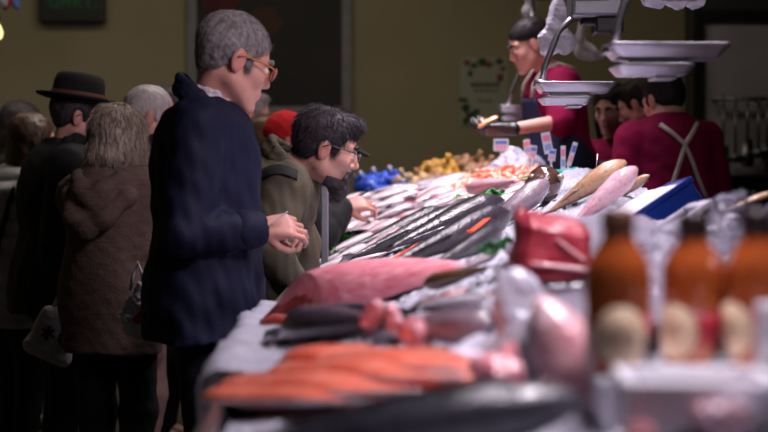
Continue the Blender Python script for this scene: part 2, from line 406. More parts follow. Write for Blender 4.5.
def person(label, C, yaw, pitch=0, hs=1.0, byaw=None, N=None, Pv=None, floor=0.0, sh=.185, fat=1.0, belly=0.0, female=False, sex_len=None,
           arms=None, hands=(None, None), legs=True, skin=None, jacket=None, trousers=None, shoe=None, res=.008, jres=None, hem=None, infl=.025,
           collar=None, jdisp=None, jtint=None, group=None, shade=None, jname='jacket', sleeve=1.0, bare=False, roll=0, cat='person', lap=0):
    r = empty('person'); tag(r, label, cat, group)
    o = P(); o.root = r; o.C = np.array(C, float); o.M = frame(yaw, pitch, roll); o.s = hs
    byaw = yaw if byaw is None else byaw; o.byaw = byaw
    up = np.array((0, 0, 1.0)); bf = np.array((math.cos(byaw), math.sin(byaw), 0)); bl = np.array((-math.sin(byaw), math.cos(byaw), 0))
    N = o.C - up * .165 * hs - bf * .045 if N is None else np.array(N, float)
    Pv = N - up * .56 if Pv is None else np.array(Pv, float)
    o.N, o.Pv = N, Pv; ax = (N - Pv) / np.linalg.norm(N - Pv)
    shd = [N - ax * .065 + bl * g * sh for g in (1, -1)]            # left, right
    hipp = [Pv - up * .03 + bl * g * .085 for g in (1, -1)]
    A = []
    for i, g in enumerate((1, -1)):
        if arms and arms[i] is not None: A.append([np.array(q, float) for q in arms[i]])
        else: A.append([shd[i] - up * .28 + bl * g * .05 - bf * .03, shd[i] - up * .51 + bl * g * .04 + bf * .07])
    o.arms = A; o.shd = shd
    b = Blob(); o.T = head_shape(b, o.C, o.M, hs, female)
    nk = .85 if female else 1.0
    b.cap(o.T(-.028, 0, -.05), N + ax * .0, .052 * nk * hs, .058 * nk, .03)
    M = torso_shape(b, N, Pv, byaw, sh, 0.0, belly, fat=fat); o.BM = M
    for i in range(2):
        e, w_ = A[i]
        b.cap(N - ax * .02, shd[i], .05, .05, .04); b.cap(shd[i], e, .05 * fat, .038 * fat, .03); b.cap(e, w_, .038 * fat, .025, .02)
        hd = hands[i] or {}
        d = hd.get('d', (w_ - e)); n = hd.get('n', -bl * (1 if i == 0 else -1))
        hand_shape(b, w_ + np.array(d) / np.linalg.norm(d) * .012, d, n, hd.get('side', 1 if i == 0 else -1), hd.get('curl', .45), hd.get('s', 1.0), curls=hd.get('curls'))
    kn = []; an = []
    for i in range(2):
        kz = floor + (hipp[i][2] - floor) * .53
        f2 = bf * .03
        K = np.array((hipp[i][0], hipp[i][1], kz)) + f2 - (hipp[i] * 0); An = np.array((hipp[i][0], hipp[i][1], floor + .09)) - bf * .01
        kn.append(K); an.append(An)
        b.cap(hipp[i], K, .078 * fat, .05, .04); b.cap(K, An, .052, .035, .03); b.cap(An, An + bf * .13 - up * .045, .035, .03, .03)
    o.kn, o.an = kn, an
    def tint(V):
        X = (V - o.C) @ o.M.T / hs
        lips = np.exp(-(((X[:, 0] - .098) / .02) ** 2 + (X[:, 1] / .022) ** 2 + ((X[:, 2] + .066) / .010) ** 2) ** 2)
        ear = .5 * np.exp(-(((X[:, 0] + .01) / .03) ** 2 + ((np.abs(X[:, 1]) - .085) / .012) ** 2 + ((X[:, 2] + .01) / .04) ** 2))
        nose = .35 * np.exp(-(((X[:, 0] - .118) / .018) ** 2 + (X[:, 1] / .02) ** 2 + ((X[:, 2] + .03) / .02) ** 2))
        return np.maximum(np.maximum(lips, ear), nose) + .08 * nz(V, .02, 2)
    o.body = link('body', b.mesh('body', res, tint=tint), skin, r)
    # eyes
    for g in (-1, 1):
        bm = bmesh.new(); bmesh.ops.create_uvsphere(bm, u_segments=14, v_segments=10, radius=.0115 * hs)
        for f_ in bm.faces:
            if Vector(f_.calc_center_median()).z > .0088 * hs: f_.material_index = 1
        X = Vector(o.M[0]); Yv = Vector(o.M[1]); Zv = Vector(o.M[2])
        mm = Matrix((Yv, Zv, X)).transposed().to_4x4(); mm.translation = Vector(o.T(.0815, g * .0325, .0035))
        bm.transform(mm); from_bm('eye', bm, [EYE_W, EYE_B], r)
        bb = Blob(); bb.chain([o.T(.0985, g * .014, .025), o.T(.094, g * .033, .031), o.T(.077, g * .05, .024)], [.004 * hs, .0042 * hs, .0025 * hs])
        link('eyebrow', bb.mesh('eyebrow', .0028, sm=0, disp=lambda Q: .0012 * nz(Q, .006, 1)), shade or HAIR_BROWN, r)
    if jacket is not None:
        jb = Blob(); hemd = hem if hem is not None else -.12
        torso_shape(jb, N - ax * .015, Pv, byaw, sh, infl, belly, fat=fat)
        H = Pv + ax * hemd; l = M[1]; f_ = M[0]
        jb.cap(Pv * 0 + np.array((0, 0, .05)), np.array((0, 0, hemd - .02)), .155 * fat + infl + .015, .165 * fat + infl + .02 + lap, .06, c=Pv, M=M, sc=(.78 + belly * 1.2, 1.0, 1.0))
        for i in range(2):
            e, w_ = A[i]
            jb.cap(N - ax * .065, shd[i], .05 + infl * .6, .056 + infl * .7, .04)
            ee = shd[i] + (e - shd[i]) * min(1, sleeve * 2) if sleeve < .6 else e
            jb.cap(shd[i], ee, .058 * fat + infl * .7, .048 * fat + infl * .55 + (.012 if sleeve < .6 else 0), .022)
            if sleeve >= .6: jb.cap(e, w_ - (w_ - e) * .04, .048 * fat + infl * .5, .036 + infl * .4, .016)
        jb.plane(-ax, -(H @ ax), k=.012)
        if sleeve >= .6:
            for i in range(2): pass
        if collar == 'stand':
            ring = []
            for a in range(13):
                t = R(18) + (R(324)) * a / 12
                ring.append(N + ax * (.025 + .028 * math.cos(t + math.pi) * -1) + M[0] * math.cos(t) * .082 + M[1] * math.sin(t) * .085 + ax * .01)
            jb.chain(ring, [.02] * 13, .012)
            jb.chain([q + ax * .03 for q in ring], [.014] * 13, .015)
            jb.cap(o.T(-.03, 0, -.08), N + ax * .02 - M[0] * 0, .056 * nk * hs, .066, .01, sub=True)
        elif collar == 'crew':
            jb.cap(o.T(-.028, 0, -.05), N + ax * .01, .05 * hs, .062, .01, sub=True)
        elif collar == 'hood':
            for q, rad in (((-.09, 0, .0), .06), ((-.12, .05, -.06), .045), ((-.12, -.05, -.06), .045), ((-.135, 0, -.12), .04)):
                jb.ell(N + M.T @ np.array(q), (rad * .8, rad * 1.35, rad), .04, M)
            ring = [N + ax * .015 + M[0] * math.cos(t) * .088 + M[1] * math.sin(t) * .098 for t in np.linspace(R(40), R(320), 12)]
            jb.chain(ring, [.032] * 12, .03)
        jj = jdisp or (lambda Q: .006 * nz(Q * np.array((1, 1, .7)), .10, 3) + .003 * nz(Q, .035, 1))
        o.jacket = link(jname, jb.mesh(jname, jres or res, disp=jj, tint=jtint), jacket, r)
        o.jb = jb
    if trousers is not None:
        tb = Blob()
        tb.ell(Pv + up * .0, (.125 * fat + belly * .2, .178 * fat, .14), .05, M)
        for i in range(2):
            tb.cap(hipp[i], kn[i], .095 * fat, .068, .04); tb.cap(kn[i], an[i], .07, .056, .03)
        tb.plane((0, 0, -1), -(floor + .045), k=.005)
        link('trousers', tb.mesh('trousers', max(res, .009), disp=lambda Q: .006 * nz(Q * np.array((1, 1, .6)), .07, 2)), trousers, r)
    for i in range(2):
        sb = Blob(); a = an[i]; z0 = floor + .035
        sb.cap((a[0], a[1], z0 + .02), np.array((a[0], a[1], z0)) + bf * .15, .046, .036, .03); sb.cap(a, (a[0], a[1], z0 + .02), .045, .046, .03)
        sb.plane((0, 0, -1), -floor - .001, k=.003)
        link('shoe', sb.mesh('shoe', .012), shoe or SHOE, r)
    return o
def hair(o, style, mt, name='hair', seed=0, vol=0.0, res=.005, strands=None):
    b = Blob(); s = o.s; T = o.T; M = o.M; v = vol
    E = lambda c, r, k=.02, sub=False: b.ell(T(*c), np.array(r) * s, k, M, sub)
    amp = .0016
    if style in ('short', 'thin', 'crop'):
        E((-.018, 0, .050), (.103 + v, .083 + v * .6, .086 + v)); E((-.055, 0, .006), (.052, .069, .070), .03)
        if style != 'thin': E((.045, 0, .098 + v * .5), (.052, .058, .030 + v), .02)
        E((.105, 0, -.035), (.085, .10, .104), .012, True)
        for g in (-1, 1): E((.03, g * .08, -.055), (.05, .03, .065), .01, True); E((-.006, g * .092, -.012), (.028, .03, .044), .006, True)
        E((-.03, 0, -.14), (.2, .2, .088), .012, True)
        for g in (-1, 1): b.ell(T(.022, g * .068, .008), np.array((.012, .006, .028)) * s, .012, M)
    elif style == 'bob':
        E((-.022, 0, .05), (.115 + v, .094 + v, .092 + v)); E((-.05, 0, -.03), (.085 + v, .098 + v, .105), .04)
        for g in (-1, 1): E((.005, g * .072, -.035), (.052, .035, .085), .03)
        E((-.09, 0, -.075), (.045, .075, .04), .03)
        E((.112, 0, -.03), (.075, .075, .11), .012, True); amp = .003
    elif style == 'long':
        E((-.02, 0, .05), (.108 + v, .088 + v, .09 + v)); E((-.065, 0, -.05), (.06, .09, .15), .04)
        for g in (-1, 1): E((-.005, g * .075, -.07), (.045, .03, .13), .03)
        E((.11, 0, -.03), (.078, .066, .115), .012, True); amp = .003
    elif style == 'bun':
        E((-.018, 0, .052), (.103 + v, .082 + v, .083 + v)); E((-.058, 0, .0), (.058, .073, .075), .03); E((-.125, 0, .045), (.045, .045, .045), .012)
        E((.112, 0, -.04), (.080, .10, .104), .012, True)
        for g in (-1, 1): E((.012, g * .085, -.035), (.04, .03, .05), .008, True)
        E((-.03, 0, -.14), (.2, .2, .075), .012, True)
    def strand(Q):
        X = (Q - o.C) @ M.T / s
        ph = np.arctan2(X[:, 1], X[:, 0] + .05 + .3 * (X[:, 2] < -5)) if style not in ('short', 'crop', 'bun') else np.arctan2(X[:, 1], X[:, 2] - .01)
        wv = nz(Q, .05, 1)
        return np.sin(ph * 31 + 4 * wv + seed) * .35 + np.sin(ph * 67 + 6 * wv + 2 * seed) * .4 + .5 * nz(X * np.array((1, 3.0, .8)) + seed, .022, 2)
    cut = None
    disp = lambda Q: amp * strand(Q) + .003 * nz(Q + seed, .035, 2) + .0012 * nz(Q, .009, 1)
    me = b.mesh(name, res, disp=disp, tint=lambda Q: .5 + .4 * strand(Q) + .15 * nz(Q, .01, 1), sm=1)
    if strands: me = add_strands(me, o, style, *strands)
    return link(name, me, mt, o.root)
def add_strands(me, o, style, n, L, r, lift, seed=1):
    rg = np.random.default_rng(seed); nv = len(me.vertices); V = np.empty(nv * 3, np.float32); me.vertices.foreach_get('co', V); V = V.reshape(-1, 3).astype(float)
    Nn = np.empty(nv * 3, np.float32); me.vertex_normals.foreach_get('vector', Nn); Nn = Nn.reshape(-1, 3).astype(float)
    at = np.empty(nv, np.float32); me.attributes['tint'].data.foreach_get('value', at)
    k = rg.integers(0, nv, n); p = V[k]; nn = Nn[k]; X = (p - o.C) @ o.M.T / o.s
    if style == 'bun': D = np.array((-.125, 0, .05)) - X
    elif style == 'beard': D = np.stack([.15 + 0 * X[:, 0], X[:, 1] * 2, -1 + 0 * X[:, 0]], 1)
    else:
        D = X - np.array((-.03, .02, .125)); D /= np.linalg.norm(D, axis=1)[:, None]
        if style in ('bob', 'long'): D = D * .6 + np.array((0, 0, -.8))
        if style == 'short': D = D + np.array((.0, 0, -.3)) * (np.abs(X[:, 1]) > .05)[:, None]
    D = D @ o.M + rg.normal(0, .22, (n, 3)); D -= nn * (D * nn).sum(1)[:, None]; D /= np.linalg.norm(D, axis=1)[:, None] + 1e-9
    S_ = np.cross(D, nn); LL = L * rg.uniform(.6, 1.3, n) * o.s; pts = []; m = 4; lf = lift * rg.uniform(.2, 1.6, n); wob = rg.normal(0, .12, n)
    for i in range(m):
        t = i / (m - 1); c = p - nn * .0015 + D * (LL * (t - .15))[:, None] + nn * (lf * t ** 1.5 - LL * LL * t * t * (2.2 if style != 'beard' else 0))[:, None] + S_ * (LL * wob * t * t)[:, None]
        rr_ = r * (1 - .75 * t)
        for a in range(3):
            an = a / 3 * 6.283; pts.append(c + (S_ * math.cos(an) + nn * math.sin(an)) * rr_)
    A = np.stack(pts, 1).reshape(-1, 3); q = []
    base = nv + np.arange(n) * m * 3
    for i in range(m - 1):
        for a in range(3): q.append(np.stack([base + i * 3 + a, base + i * 3 + (a + 1) % 3, base + (i + 1) * 3 + (a + 1) % 3, base + (i + 1) * 3 + a], 1))
    F0 = [list(pl.vertices) for pl in me.polygons]; nm = bpy.data.meshes.new(me.name)
    nm.from_pydata(np.concatenate([V, A]).tolist(), [], F0 + np.concatenate(q).tolist()); nm.update()
    tt = np.concatenate([at, np.repeat(np.clip(rg.uniform(0, 1, n) ** 1.2, 0, 1), m * 3)]).astype(np.float32)
    a2 = nm.attributes.new('tint', 'FLOAT', 'POINT'); a2.data.foreach_set('value', tt); bpy.data.meshes.remove(me); return nm
def beard(o, mt):
    """short cheek stubble as a thin shell of the face, a moustache and a longer chin tuft, in one piece"""
    b = Blob(); s = o.s; T = o.T; head_shape(b, o.C, o.M, s)
    b.ell(T(.078, 0, -.116), np.array((.028, .031, .028)) * s, .02, o.M); b.cap(T(.087, 0, -.115), T(.090, 0, -.138), .018 * s, .011 * s, .02)
    for g in (-1, 1): b.chain([T(.104, g * .006, -.050), T(.097, g * .024, -.056), T(.086, g * .033, -.078), T(.078, g * .030, -.105)], [.0065 * s, .0075 * s, .008 * s, .012 * s], .012)
    def post(Pq, v):
        X = (Pq - o.C) @ o.M.T / s
        line = np.where(X[:, 0] > .088, -.047, -.047 - .035 * np.clip((.088 - X[:, 0]) / .012, 0, 1))
        reg = np.maximum(X[:, 2] - line, .020 - X[:, 0]); reg = np.maximum(reg, -(X[:, 2] + .165))
        lip = .011 - np.sqrt(((X[:, 0] - .1) / 2) ** 2 + (X[:, 1] / 2.2) ** 2 + (X[:, 2] + .068) ** 2)
        reg = np.maximum(reg, lip)
        inf = .0035 + .002 * nz(X, .01, 2)
        return np.maximum(v - inf, reg * s)
    return link('beard', add_strands(b.mesh('beard', .0036, tint=lambda Q: .4 + .5 * nz(Q, .012, 2), sm=1, post=post), o, 'beard', 1400, .014, .0009, .002), mt, o.root)
def surf(o, Pq, dr, off=.008, far=.4):
    """the point on the clothes of o met when coming in towards Pq along -dr"""
    Pq = np.array(Pq, float); dr = np.array(dr, float) / np.linalg.norm(dr)
    ts = np.arange(far, 0, -.004); v = o.jb.ev(Pq[None] + ts[:, None] * dr[None]); k = np.argmax(v < 0)
    return Vector(Pq + dr * ((ts[k] if v[k] < 0 else 0) + off))
def glasses(o, mt, lens=None, rad=.021, th=.0022, square=1.0):
    s = o.s; T = lambda a, b_, c: Vector(o.T(a, b_, c)); bm = bmesh.new()
    for g in (-1, 1):
        ring = []
        for k in range(20):
            a = k / 20 * 2 * math.pi; ca, sa = math.cos(a), math.sin(a)
            ring.append(T(.112 - .006 * abs(ca * g + 1) * .5, g * .034 + rad * 1.12 * ca, .002 + rad * square * sa))
        tube(bm, ring, th * s, 6, closed=True)
        tube(bm, [T(.106, g * .058, .008), T(.085, g * .078, .01), T(.0, g * .086, .012), T(-.02, g * .088, .0)], th * .9 * s, 6)
    tube(bm, [T(.112, -.012, .006), T(.117, 0, .009), T(.112, .012, .006)], th * s, 6)
    gl = from_bm('glasses', bm, mt, o.root)
    if lens:
        for g in (-1, 1):
            bm = bmesh.new(); a = [bm.verts.new(T(.1115, g * .034 + rad * 1.08 * math.cos(k / 16 * 6.283), .002 + rad * square * .97 * math.sin(k / 16 * 6.283))) for k in range(16)]
            b2 = [bm.verts.new(v.co + Vector(o.M[0]) * -.0015) for v in a]
            bm.faces.new(a); bm.faces.new(b2[::-1])
            for k in range(16): bm.faces.new((a[k], b2[k], b2[(k + 1) % 16], a[(k + 1) % 16]))
            from_bm('lens', bm, lens, gl)
    return gl
# ------------------------------------------------------------------ the hall
WALL = mat('ochre_plaster', (152, 143, 114), rough=.85, var=.10, vscale=1.2, bump=.1, bscale=90)
TRIMG = mat('grey_frame', (120, 120, 122), rough=.5)
FLOOR = mat('dark_tile', (70, 66, 62), rough=.45, var=.25, vscale=4)
CEIL = mat('ceiling_paint', (95, 92, 88), rough=.9)
DARKW = mat('dark_panel', (44, 42, 46), rough=.6, var=.2, vscale=3)
STEEL = mat('brushed_steel', (178, 178, 184), rough=.28, metal=1.0, var=.1, vscale=30)
STEELD = mat('dull_steel', (120, 120, 126), rough=.4, metal=1.0, var=.15)
BLACKP = mat('black_plastic', (16, 16, 18), rough=.4)
WHITEP = mat('white_plastic', (226, 226, 232), rough=.35, var=.04)
FOAM = mat('white_foam', (236, 236, 242), rough=.6, var=.04, bump=.1, bscale=150)
CARD = mat('white_card', (205, 205, 214), rough=.6, var=.03)
def struct(name, bm, m, parent=None, **k):
    o = from_bm(name, bm, m, parent, smooth=False, **k)
    if parent is None: tag(o, kind='structure')
    return o
bm = bmesh.new(); bx(bm, (0, 5.5, -.05), (11, 15, .1)); struct('floor', bm, FLOOR)
bm = bmesh.new(); bx(bm, (0, 11.1, 2), (11, .2, 4)); struct('wall_back', bm, WALL)
bm = bmesh.new(); bx(bm, (-5.4, 5.5, 2), (.2, 15, 4)); struct('wall_left', bm, WALL)
bm = bmesh.new(); bx(bm, (5.4, 5.5, 2), (.2, 15, 4)); struct('wall_right', bm, DARKW)
bm = bmesh.new(); bx(bm, (0, 5.5, 4.05), (11, 15, .1)); struct('ceiling', bm, CEIL)
bm = bmesh.new(); bx(bm, (1.75, 6.9, .125), (1.7, 4.0, .25)); tag(struct('trim_1', bm, DARKW), kind='structure')
# big dark picture in a grey frame on the back wall
D = 10.98
t = empty('framed_picture', W(270, 50, D)); tag(t, 'large dark picture in a grey frame on the ochre back wall', 'picture')
def rectbar(bm, x0, x1, z0, z1, y0, y1): bx(bm, ((x0 + x1) / 2, (y0 + y1) / 2, (z0 + z1) / 2), (abs(x1 - x0), abs(y1 - y0), abs(z1 - z0)))
X0, X1 = W(188, 0, D).x, W(352, 0, D).x; Z0, Z1 = W(0, 117, D).z, W(0, -70, D).z; b_ = .075
def local(o, t): o.parent = t; o.matrix_parent_inverse = Matrix.Translation(t.location).inverted(); return o
bm = bmesh.new(); rectbar(bm, X0, X0 + b_, Z0, Z1, 10.93, 11); rectbar(bm, X1 - b_, X1, Z0, Z1, 10.93, 11); rectbar(bm, X0 + b_, X1 - b_, Z0, Z0 + b_, 10.93, 11); rectbar(bm, X0 + b_, X1 - b_, Z1 - b_, Z1, 10.93, 11)
local(from_bm('frame', bm, TRIMG, None, False, bevel=.008), t)
pic = mat('picture_print', (17, 16, 17), rough=.6, var=.7, vscale=2.5)
bm = bmesh.new(); rectbar(bm, X0 + b_, X1 - b_, Z0 + b_, Z1 - b_, 10.96, 10.99); canvas = local(from_bm('canvas', bm, pic, None, False), t)
def blob_patch(name, c, rx, rz, y, m, par, seed, th=.006):
    bm = bmesh.new(); rr = random.Random(seed)
    pts = [(c[0] + rx * math.cos(a) * rr.uniform(.7, 1.1), c[1] + rz * math.sin(a) * rr.uniform(.7, 1.1)) for a in np.linspace(0, 6.283, 15)[:-1]]
    prism(bm, pts, th, Matrix.Translation((0, y, 0)) @ Matrix.Rotation(R(90), 4, 'X')); o = from_bm(name, bm, m, None, False); local(o, t); return o
REDP = mat('red_print', (80, 18, 22), rough=.7, var=.3, vscale=6); BRNP = mat('brown_print', (70, 42, 24), rough=.7, var=.3, vscale=6)
p0 = W(222, 5, D); blob_patch('red_shape', (p0.x, p0.z), .16, .12, 10.957, REDP, t, 1)
p0 = W(266, 22, D); blob_patch('brown_shape', (p0.x, p0.z), .13, .13, 10.955, BRNP, t, 2)
# LED sign
t = empty('led_sign', W(75, 10, D)); tag(t, 'black electronic sign with dim green characters high on the left wall', 'sign')
X0, X1 = W(43, 0, D).x, W(107, 0, D).x; Z0, Z1 = W(0, 24, D).z, W(0, -16, D).z
bm = bmesh.new(); rectbar(bm, X0, X1, Z0, Z1, 10.86, 11.0); local(from_bm('housing', bm, BLACKP, None, False, bevel=.01), t)
GREEN = mat('green_led', (10, 60, 35), emit=(12, 150, 80), estr=.09)
glyph = {'u': ['1..1', '1..1', '1..1', '1..1', '.111'], 'A': ['.11.', '1..1', '1111', '1..1', '1..1'], 'R': ['111.', '1..1', '111.', '1.1.', '1..1'], 'T': ['111', '.1.', '.1.', '.1.', '.1.'], '.': ['.', '.', '.', '.', '1']}
x = W(55, 0, D).x; zt = W(0, -1, D).z; d = .0165
for ch in 'uART.':
    g = glyph[ch]; bm = bmesh.new()
    for j, row in enumerate(g):
        for i, c in enumerate(row):
            if c == '1': bx(bm, (x + i * d, 10.857, zt - j * d * 1.1), (d * .8, .006, d * .85))
    x += (len(g[0]) + 1.2) * d
    local(from_bm('letter', bm, GREEN, None, False), t)
# poster
t = empty('poster', W(484, 91, D)); tag(t, 'white poster with leaf decoration and dark lettering on the back wall', 'poster')
X0, X1 = W(460, 0, D).x, W(508, 0, D).x; Z0, Z1 = W(0, 126, D).z, W(0, 57, D).z
bm = bmesh.new(); rectbar(bm, X0, X1, Z0, Z1, 10.985, 11.0); local(from_bm('sheet', bm, mat('poster_paper', (158, 160, 142), rough=.7, var=.06), None, False), t)
LEAFP = mat('leaf_print', (38, 66, 42), rough=.7, var=.3); FLOWP = mat('flower_print', (120, 50, 44), rough=.7, var=.2); INKP = mat('ink', (40, 40, 38), rough=.7)
rr = random.Random(4)
for k in range(16):
    px, py = [(467, 63), (474, 66), (470, 74), (482, 62), (489, 65), (499, 62), (503, 69), (500, 78), (466, 108), (470, 115), (466, 121), (477, 120), (463, 100), (502, 116), (497, 121), (476, 112)][k]
    p0 = W(px, py, D); blob_patch('leaf_motif', (p0.x, p0.z), rr.uniform(.022, .04), rr.uniform(.02, .04), 10.983, FLOWP if k in (0, 4, 6, 7) else LEAFP, t, 10 + k, .003)
for (py, a, b, h) in ((85, 471, 500, 4.5), (91, 474, 497, 2), (101, 479, 490, 2)):
    x = a; bm = bmesh.new()
    while x < b:
        wd = rr.uniform(2, 4.2); p0 = W(x, py, D); bx(bm, (p0.x + wd / 136 / 2 * .8, 10.984, p0.z), (wd / 136 * .75, .003, h / 136)); x += wd + .6
    local(from_bm('text_line', bm, INKP, None, False), t)
# dark serving wall behind the vendors, with steel panel, utensil rail and back counter
bm = bmesh.new(); bx(bm, (W(690, 0, 9.6).x + 2.0, 9.7, 2), (4.0, .2, 4)); struct('wall_service', bm, DARKW)
t = empty('steel_door', W(735, 100, 9.55)); tag(t, 'grey steel cold room panel with dark frame behind the vendors', 'panel')
bm = bmesh.new(); X0, X1 = W(702, 0, 9.55).x, W(800, 0, 9.55).x; Z0, Z1 = W(0, 176, 9.55).z, W(0, 22, 9.55).z
rectbar(bm, X0, X1, Z0, Z1, 9.54, 9.598)
local(from_bm('panel', bm, mat('grey_panel', (150, 146, 154), rough=.5, var=.15, vscale=3), None, False, bevel=.004), t)
bm = bmesh.new(); rectbar(bm, X0 - .07, X0, Z0, Z1 + .07, 9.5, 9.598); rectbar(bm, X0, X1, Z1, Z1 + .07, 9.5, 9.598)
local(from_bm('frame', bm, BLACKP, None, False, bevel=.006), t)
t = empty('utensil_rail', W(742, 98, 9.4)); tag(t, 'thin steel rail for utensils on the grey panel', 'rail')
bm = bmesh.new(); a = W(712, 99, 9.44); e = W(790, 99, 9.44); tube(bm, [a, e], .012, 10)
for q in (a.lerp(e, .05), a.lerp(e, .6)): tube(bm, [q, q + Vector((0, .11, 0))], .01, 8)
local(from_bm('bar', bm, STEELD), t)
for i, (px, L, kind) in enumerate(((722, .42, 0), (734, .50, 1), (746, .36, 0), (757, .46, 1), (766, .4, 0))):
    q = W(px, 99, 9.44); t = empty('ladle' if kind else 'spatula', q)
    tag(t, ('steel ladle hanging from the rail behind the vendors, %s utensil from the left' if kind else 'steel spatula hanging from the rail behind the vendors, %s utensil from the left') % ordinal(i), 'utensil', 'utensils on the rail')
    bm = bmesh.new(); tube(bm, [(0, -.03, -.035), (0, -.024, .016), (0, .006, .022), (0, .016, .004)], .006, 6); tube(bm, [(0, -.03, -.03), (0, -.03, -L * .7)], .009, 8); from_bm('handle', bm, STEELD, t)
    bm = bmesh.new()
    if kind:
        lathe(bm, [(.006, -.05), (.03, -.045), (.05, -.02), (.055, 0), (.052, 0), (.046, -.018), (.028, -.04), (.004, -.045)], 18, (0, -.03, -L * .7 - .005)); from_bm('bowl', bm, STEELD, t)
    else:
        prism(bm, [(-.03, 0), (.03, 0), (.042, -.16), (.03, -.18), (-.03, -.18), (-.042, -.16)], .006, Matrix.Translation((0, -.03, -L * .7)) @ Matrix.Rotation(R(90), 4, 'X')); from_bm('blade', bm, STEELD, t)
t = empty('back_counter', W(740, 200, 9.2)); tag(t, 'dark work counter along the service wall behind the vendors', 'counter')
t.location.z = 0
bm = bmesh.new(); bx(bm, (.5, 0, .48), (2.3, .6, .96)); from_bm('cabinet', bm, DARKW, t, False, bevel=.01)
bm = bmesh.new(); bx(bm, (.5, -.02, 1.0), (2.36, .68, .06)); from_bm('worktop', bm, STEELD, t, False, bevel=.012)
for i, px in enumerate((716, 738, 752)):
    q = W(px, 0, 9.15); t = empty('steel_pot' if i != 1 else 'dark_crate', (q.x, 9.1, 1.03))
    if i != 1:
        tag(t, ('lidded steel pot at the left end of the dark back counter', '', 'lidded steel pot on the dark back counter right of the crate')[i], 'pot')
        bm = bmesh.new(); lathe(bm, [(.085, 0), (.09, .01), (.09, .12), (.094, .125), (.086, .128)], 24); from_bm('pot', bm, STEELD, t)
        bm = bmesh.new(); lathe(bm, [(.09, .128), (.085, .14), (.02, .15), (.014, .17), (.02, .18), (.004, .185)], 24); from_bm('lid', bm, STEELD, t)
    else:
        tag(t, 'low dark crate on the back counter between two pots', 'crate')
        bm = bmesh.new(); bx(bm, (0, 0, .005), (.2, .24, .01))
        for sx in (-1, 1): bx(bm, (sx * .098, 0, .06), (.008, .24, .12))
        for sy in (-1, 1): bx(bm, (0, sy * .118, .06), (.19, .008, .12))
        from_bm('crate', bm, BLACKP, t, False, bevel=.003)
# hanging things in the top left corner
t = empty('hanging_bunting', W(10, -4, 8.5)); tag(t, 'red, blue and white cloth decoration hanging in the top left corner', 'decoration')
for i, (dx, dz, rot, m) in enumerate(((-.035, .0, .3, (150, 150, 155)), (0, -.01, -.3, (150, 40, 40)), (.03, -.005, .2, (70, 100, 160)))):
    bb = Blob(); bb.ell((dx, .01 * i, dz), (.028, .02, .075), .01, np.array(Matrix.Rotation(rot, 3, 'Y')))
    link('cloth', bb.mesh('cloth', .005, disp=lambda Q: .006 * nz(Q, .03, 2)), mat('bunting_%d' % i, m, rough=.8), t)
bm = bmesh.new(); tube(bm, [(0, .01, .04), (0, .01, 2.51 - .0)], .004, 6)
o = from_bm('cord', bm, BLACKP, t)
for v in o.data.vertices:
    if v.co.z > 1: v.co.z = 4.0 - t.location.z
t = empty('hanging_lamp', W(-2, 31, 8.8)); tag(t, 'small bare warm bulb hanging at the left edge', 'lamp')
bm = bmesh.new(); lathe(bm, [(.004, -.055), (.02, -.05), (.032, -.03), (.034, -.01), (.024, .02), (.014, .04), (.01, .045)], 18); from_bm('bulb', bm, mat('warm_bulb', (255, 230, 150), emit=(255, 232, 150), estr=2.0), t)
bm = bmesh.new(); lathe(bm, [(.016, .04), (.018, .05), (.018, .09), (.006, .1)], 14); tube(bm, [(0, 0, .09), (0, 0, 4.0 - t.location.z)], .004, 6); from_bm('holder', bm, BLACKP, t)

# ------------------------------------------------------------------ the fish counter
def sstep(a, b, x): t = min(1, max(0, (x - a) / (b - a))); return t * t * (3 - 2 * t)
YN, YF, XL, XR = 1.45, 9.1, -.30, .86
def bed(x, y):
    f = sstep(5.9, 8.0, y); s = .20 + .16 * sstep(2.2, 3.4, y) - .20 * f
    return .90 - .025 * (1 - sstep(1.65, 2.15, y)) + s * (min(x, .46 + .34 * sstep(4.2, 5.2, y)) + .30) + .25 * f
def xl(y): return XL + .065 * (1 - sstep(2.0, 3.6, y))
def xr(y): return .60 + .25 * sstep(3.2, 4.4, y) - .15 * sstep(6.2, 6.9, y)
def hit(px, py, lift=0.0):
    d = 1.5
    while d < 9.4:
        p = W(px, py, d)
        if p.z <= bed(p.x, d) + lift: return Vector((p.x, d, bed(p.x, d)))
        d += .01
    p = W(px, py, 8.9); return Vector((p.x, 8.9, bed(p.x, 8.9)))
t = empty('fish_counter', (.28, 5.3, 0)); tag(t, 'long sloping fish counter under the ice with a steel front', 'counter')
bm = bmesh.new(); N_ = 40; rows = []
for j in range(N_ + 1):
    y = YN + (YF - YN) * j / N_
    rows.append([bm.verts.new((x - .28, y - 5.3, z)) for x, z in ((xl(y), .02), (xl(y), bed(xl(y), y) - .06), (xr(y), bed(xr(y), y) - .06), (xr(y), .02))])
for a, b_ in zip(rows, rows[1:]):
    for k in range(4): bm.faces.new((a[k], a[(k + 1) % 4], b_[(k + 1) % 4], b_[k]))
bm.faces.new(rows[0]); bm.faces.new(rows[-1][::-1]); from_bm('body', bm, STEELD, t, False)
bm = bmesh.new(); rows = []
for j in range(N_ + 1):
    y = YN + (YF - YN) * j / N_; e_ = xl(y); z = bed(e_, y)
    rows.append([bm.verts.new((x - .28, y - 5.3, z + dz)) for x, dz in ((e_ - .004, -.10), (e_ - .03, -.10), (e_ - .03, .015), (e_ - .018, .028), (e_ - .004, .015))])
for a, b_ in zip(rows, rows[1:]):
    for k in range(5): bm.faces.new((a[k], a[(k + 1) % 5], b_[(k + 1) % 5], b_[k]))
bm.faces.new(rows[0]); bm.faces.new(rows[-1][::-1]); from_bm('front_rail', bm, STEEL, t, False)
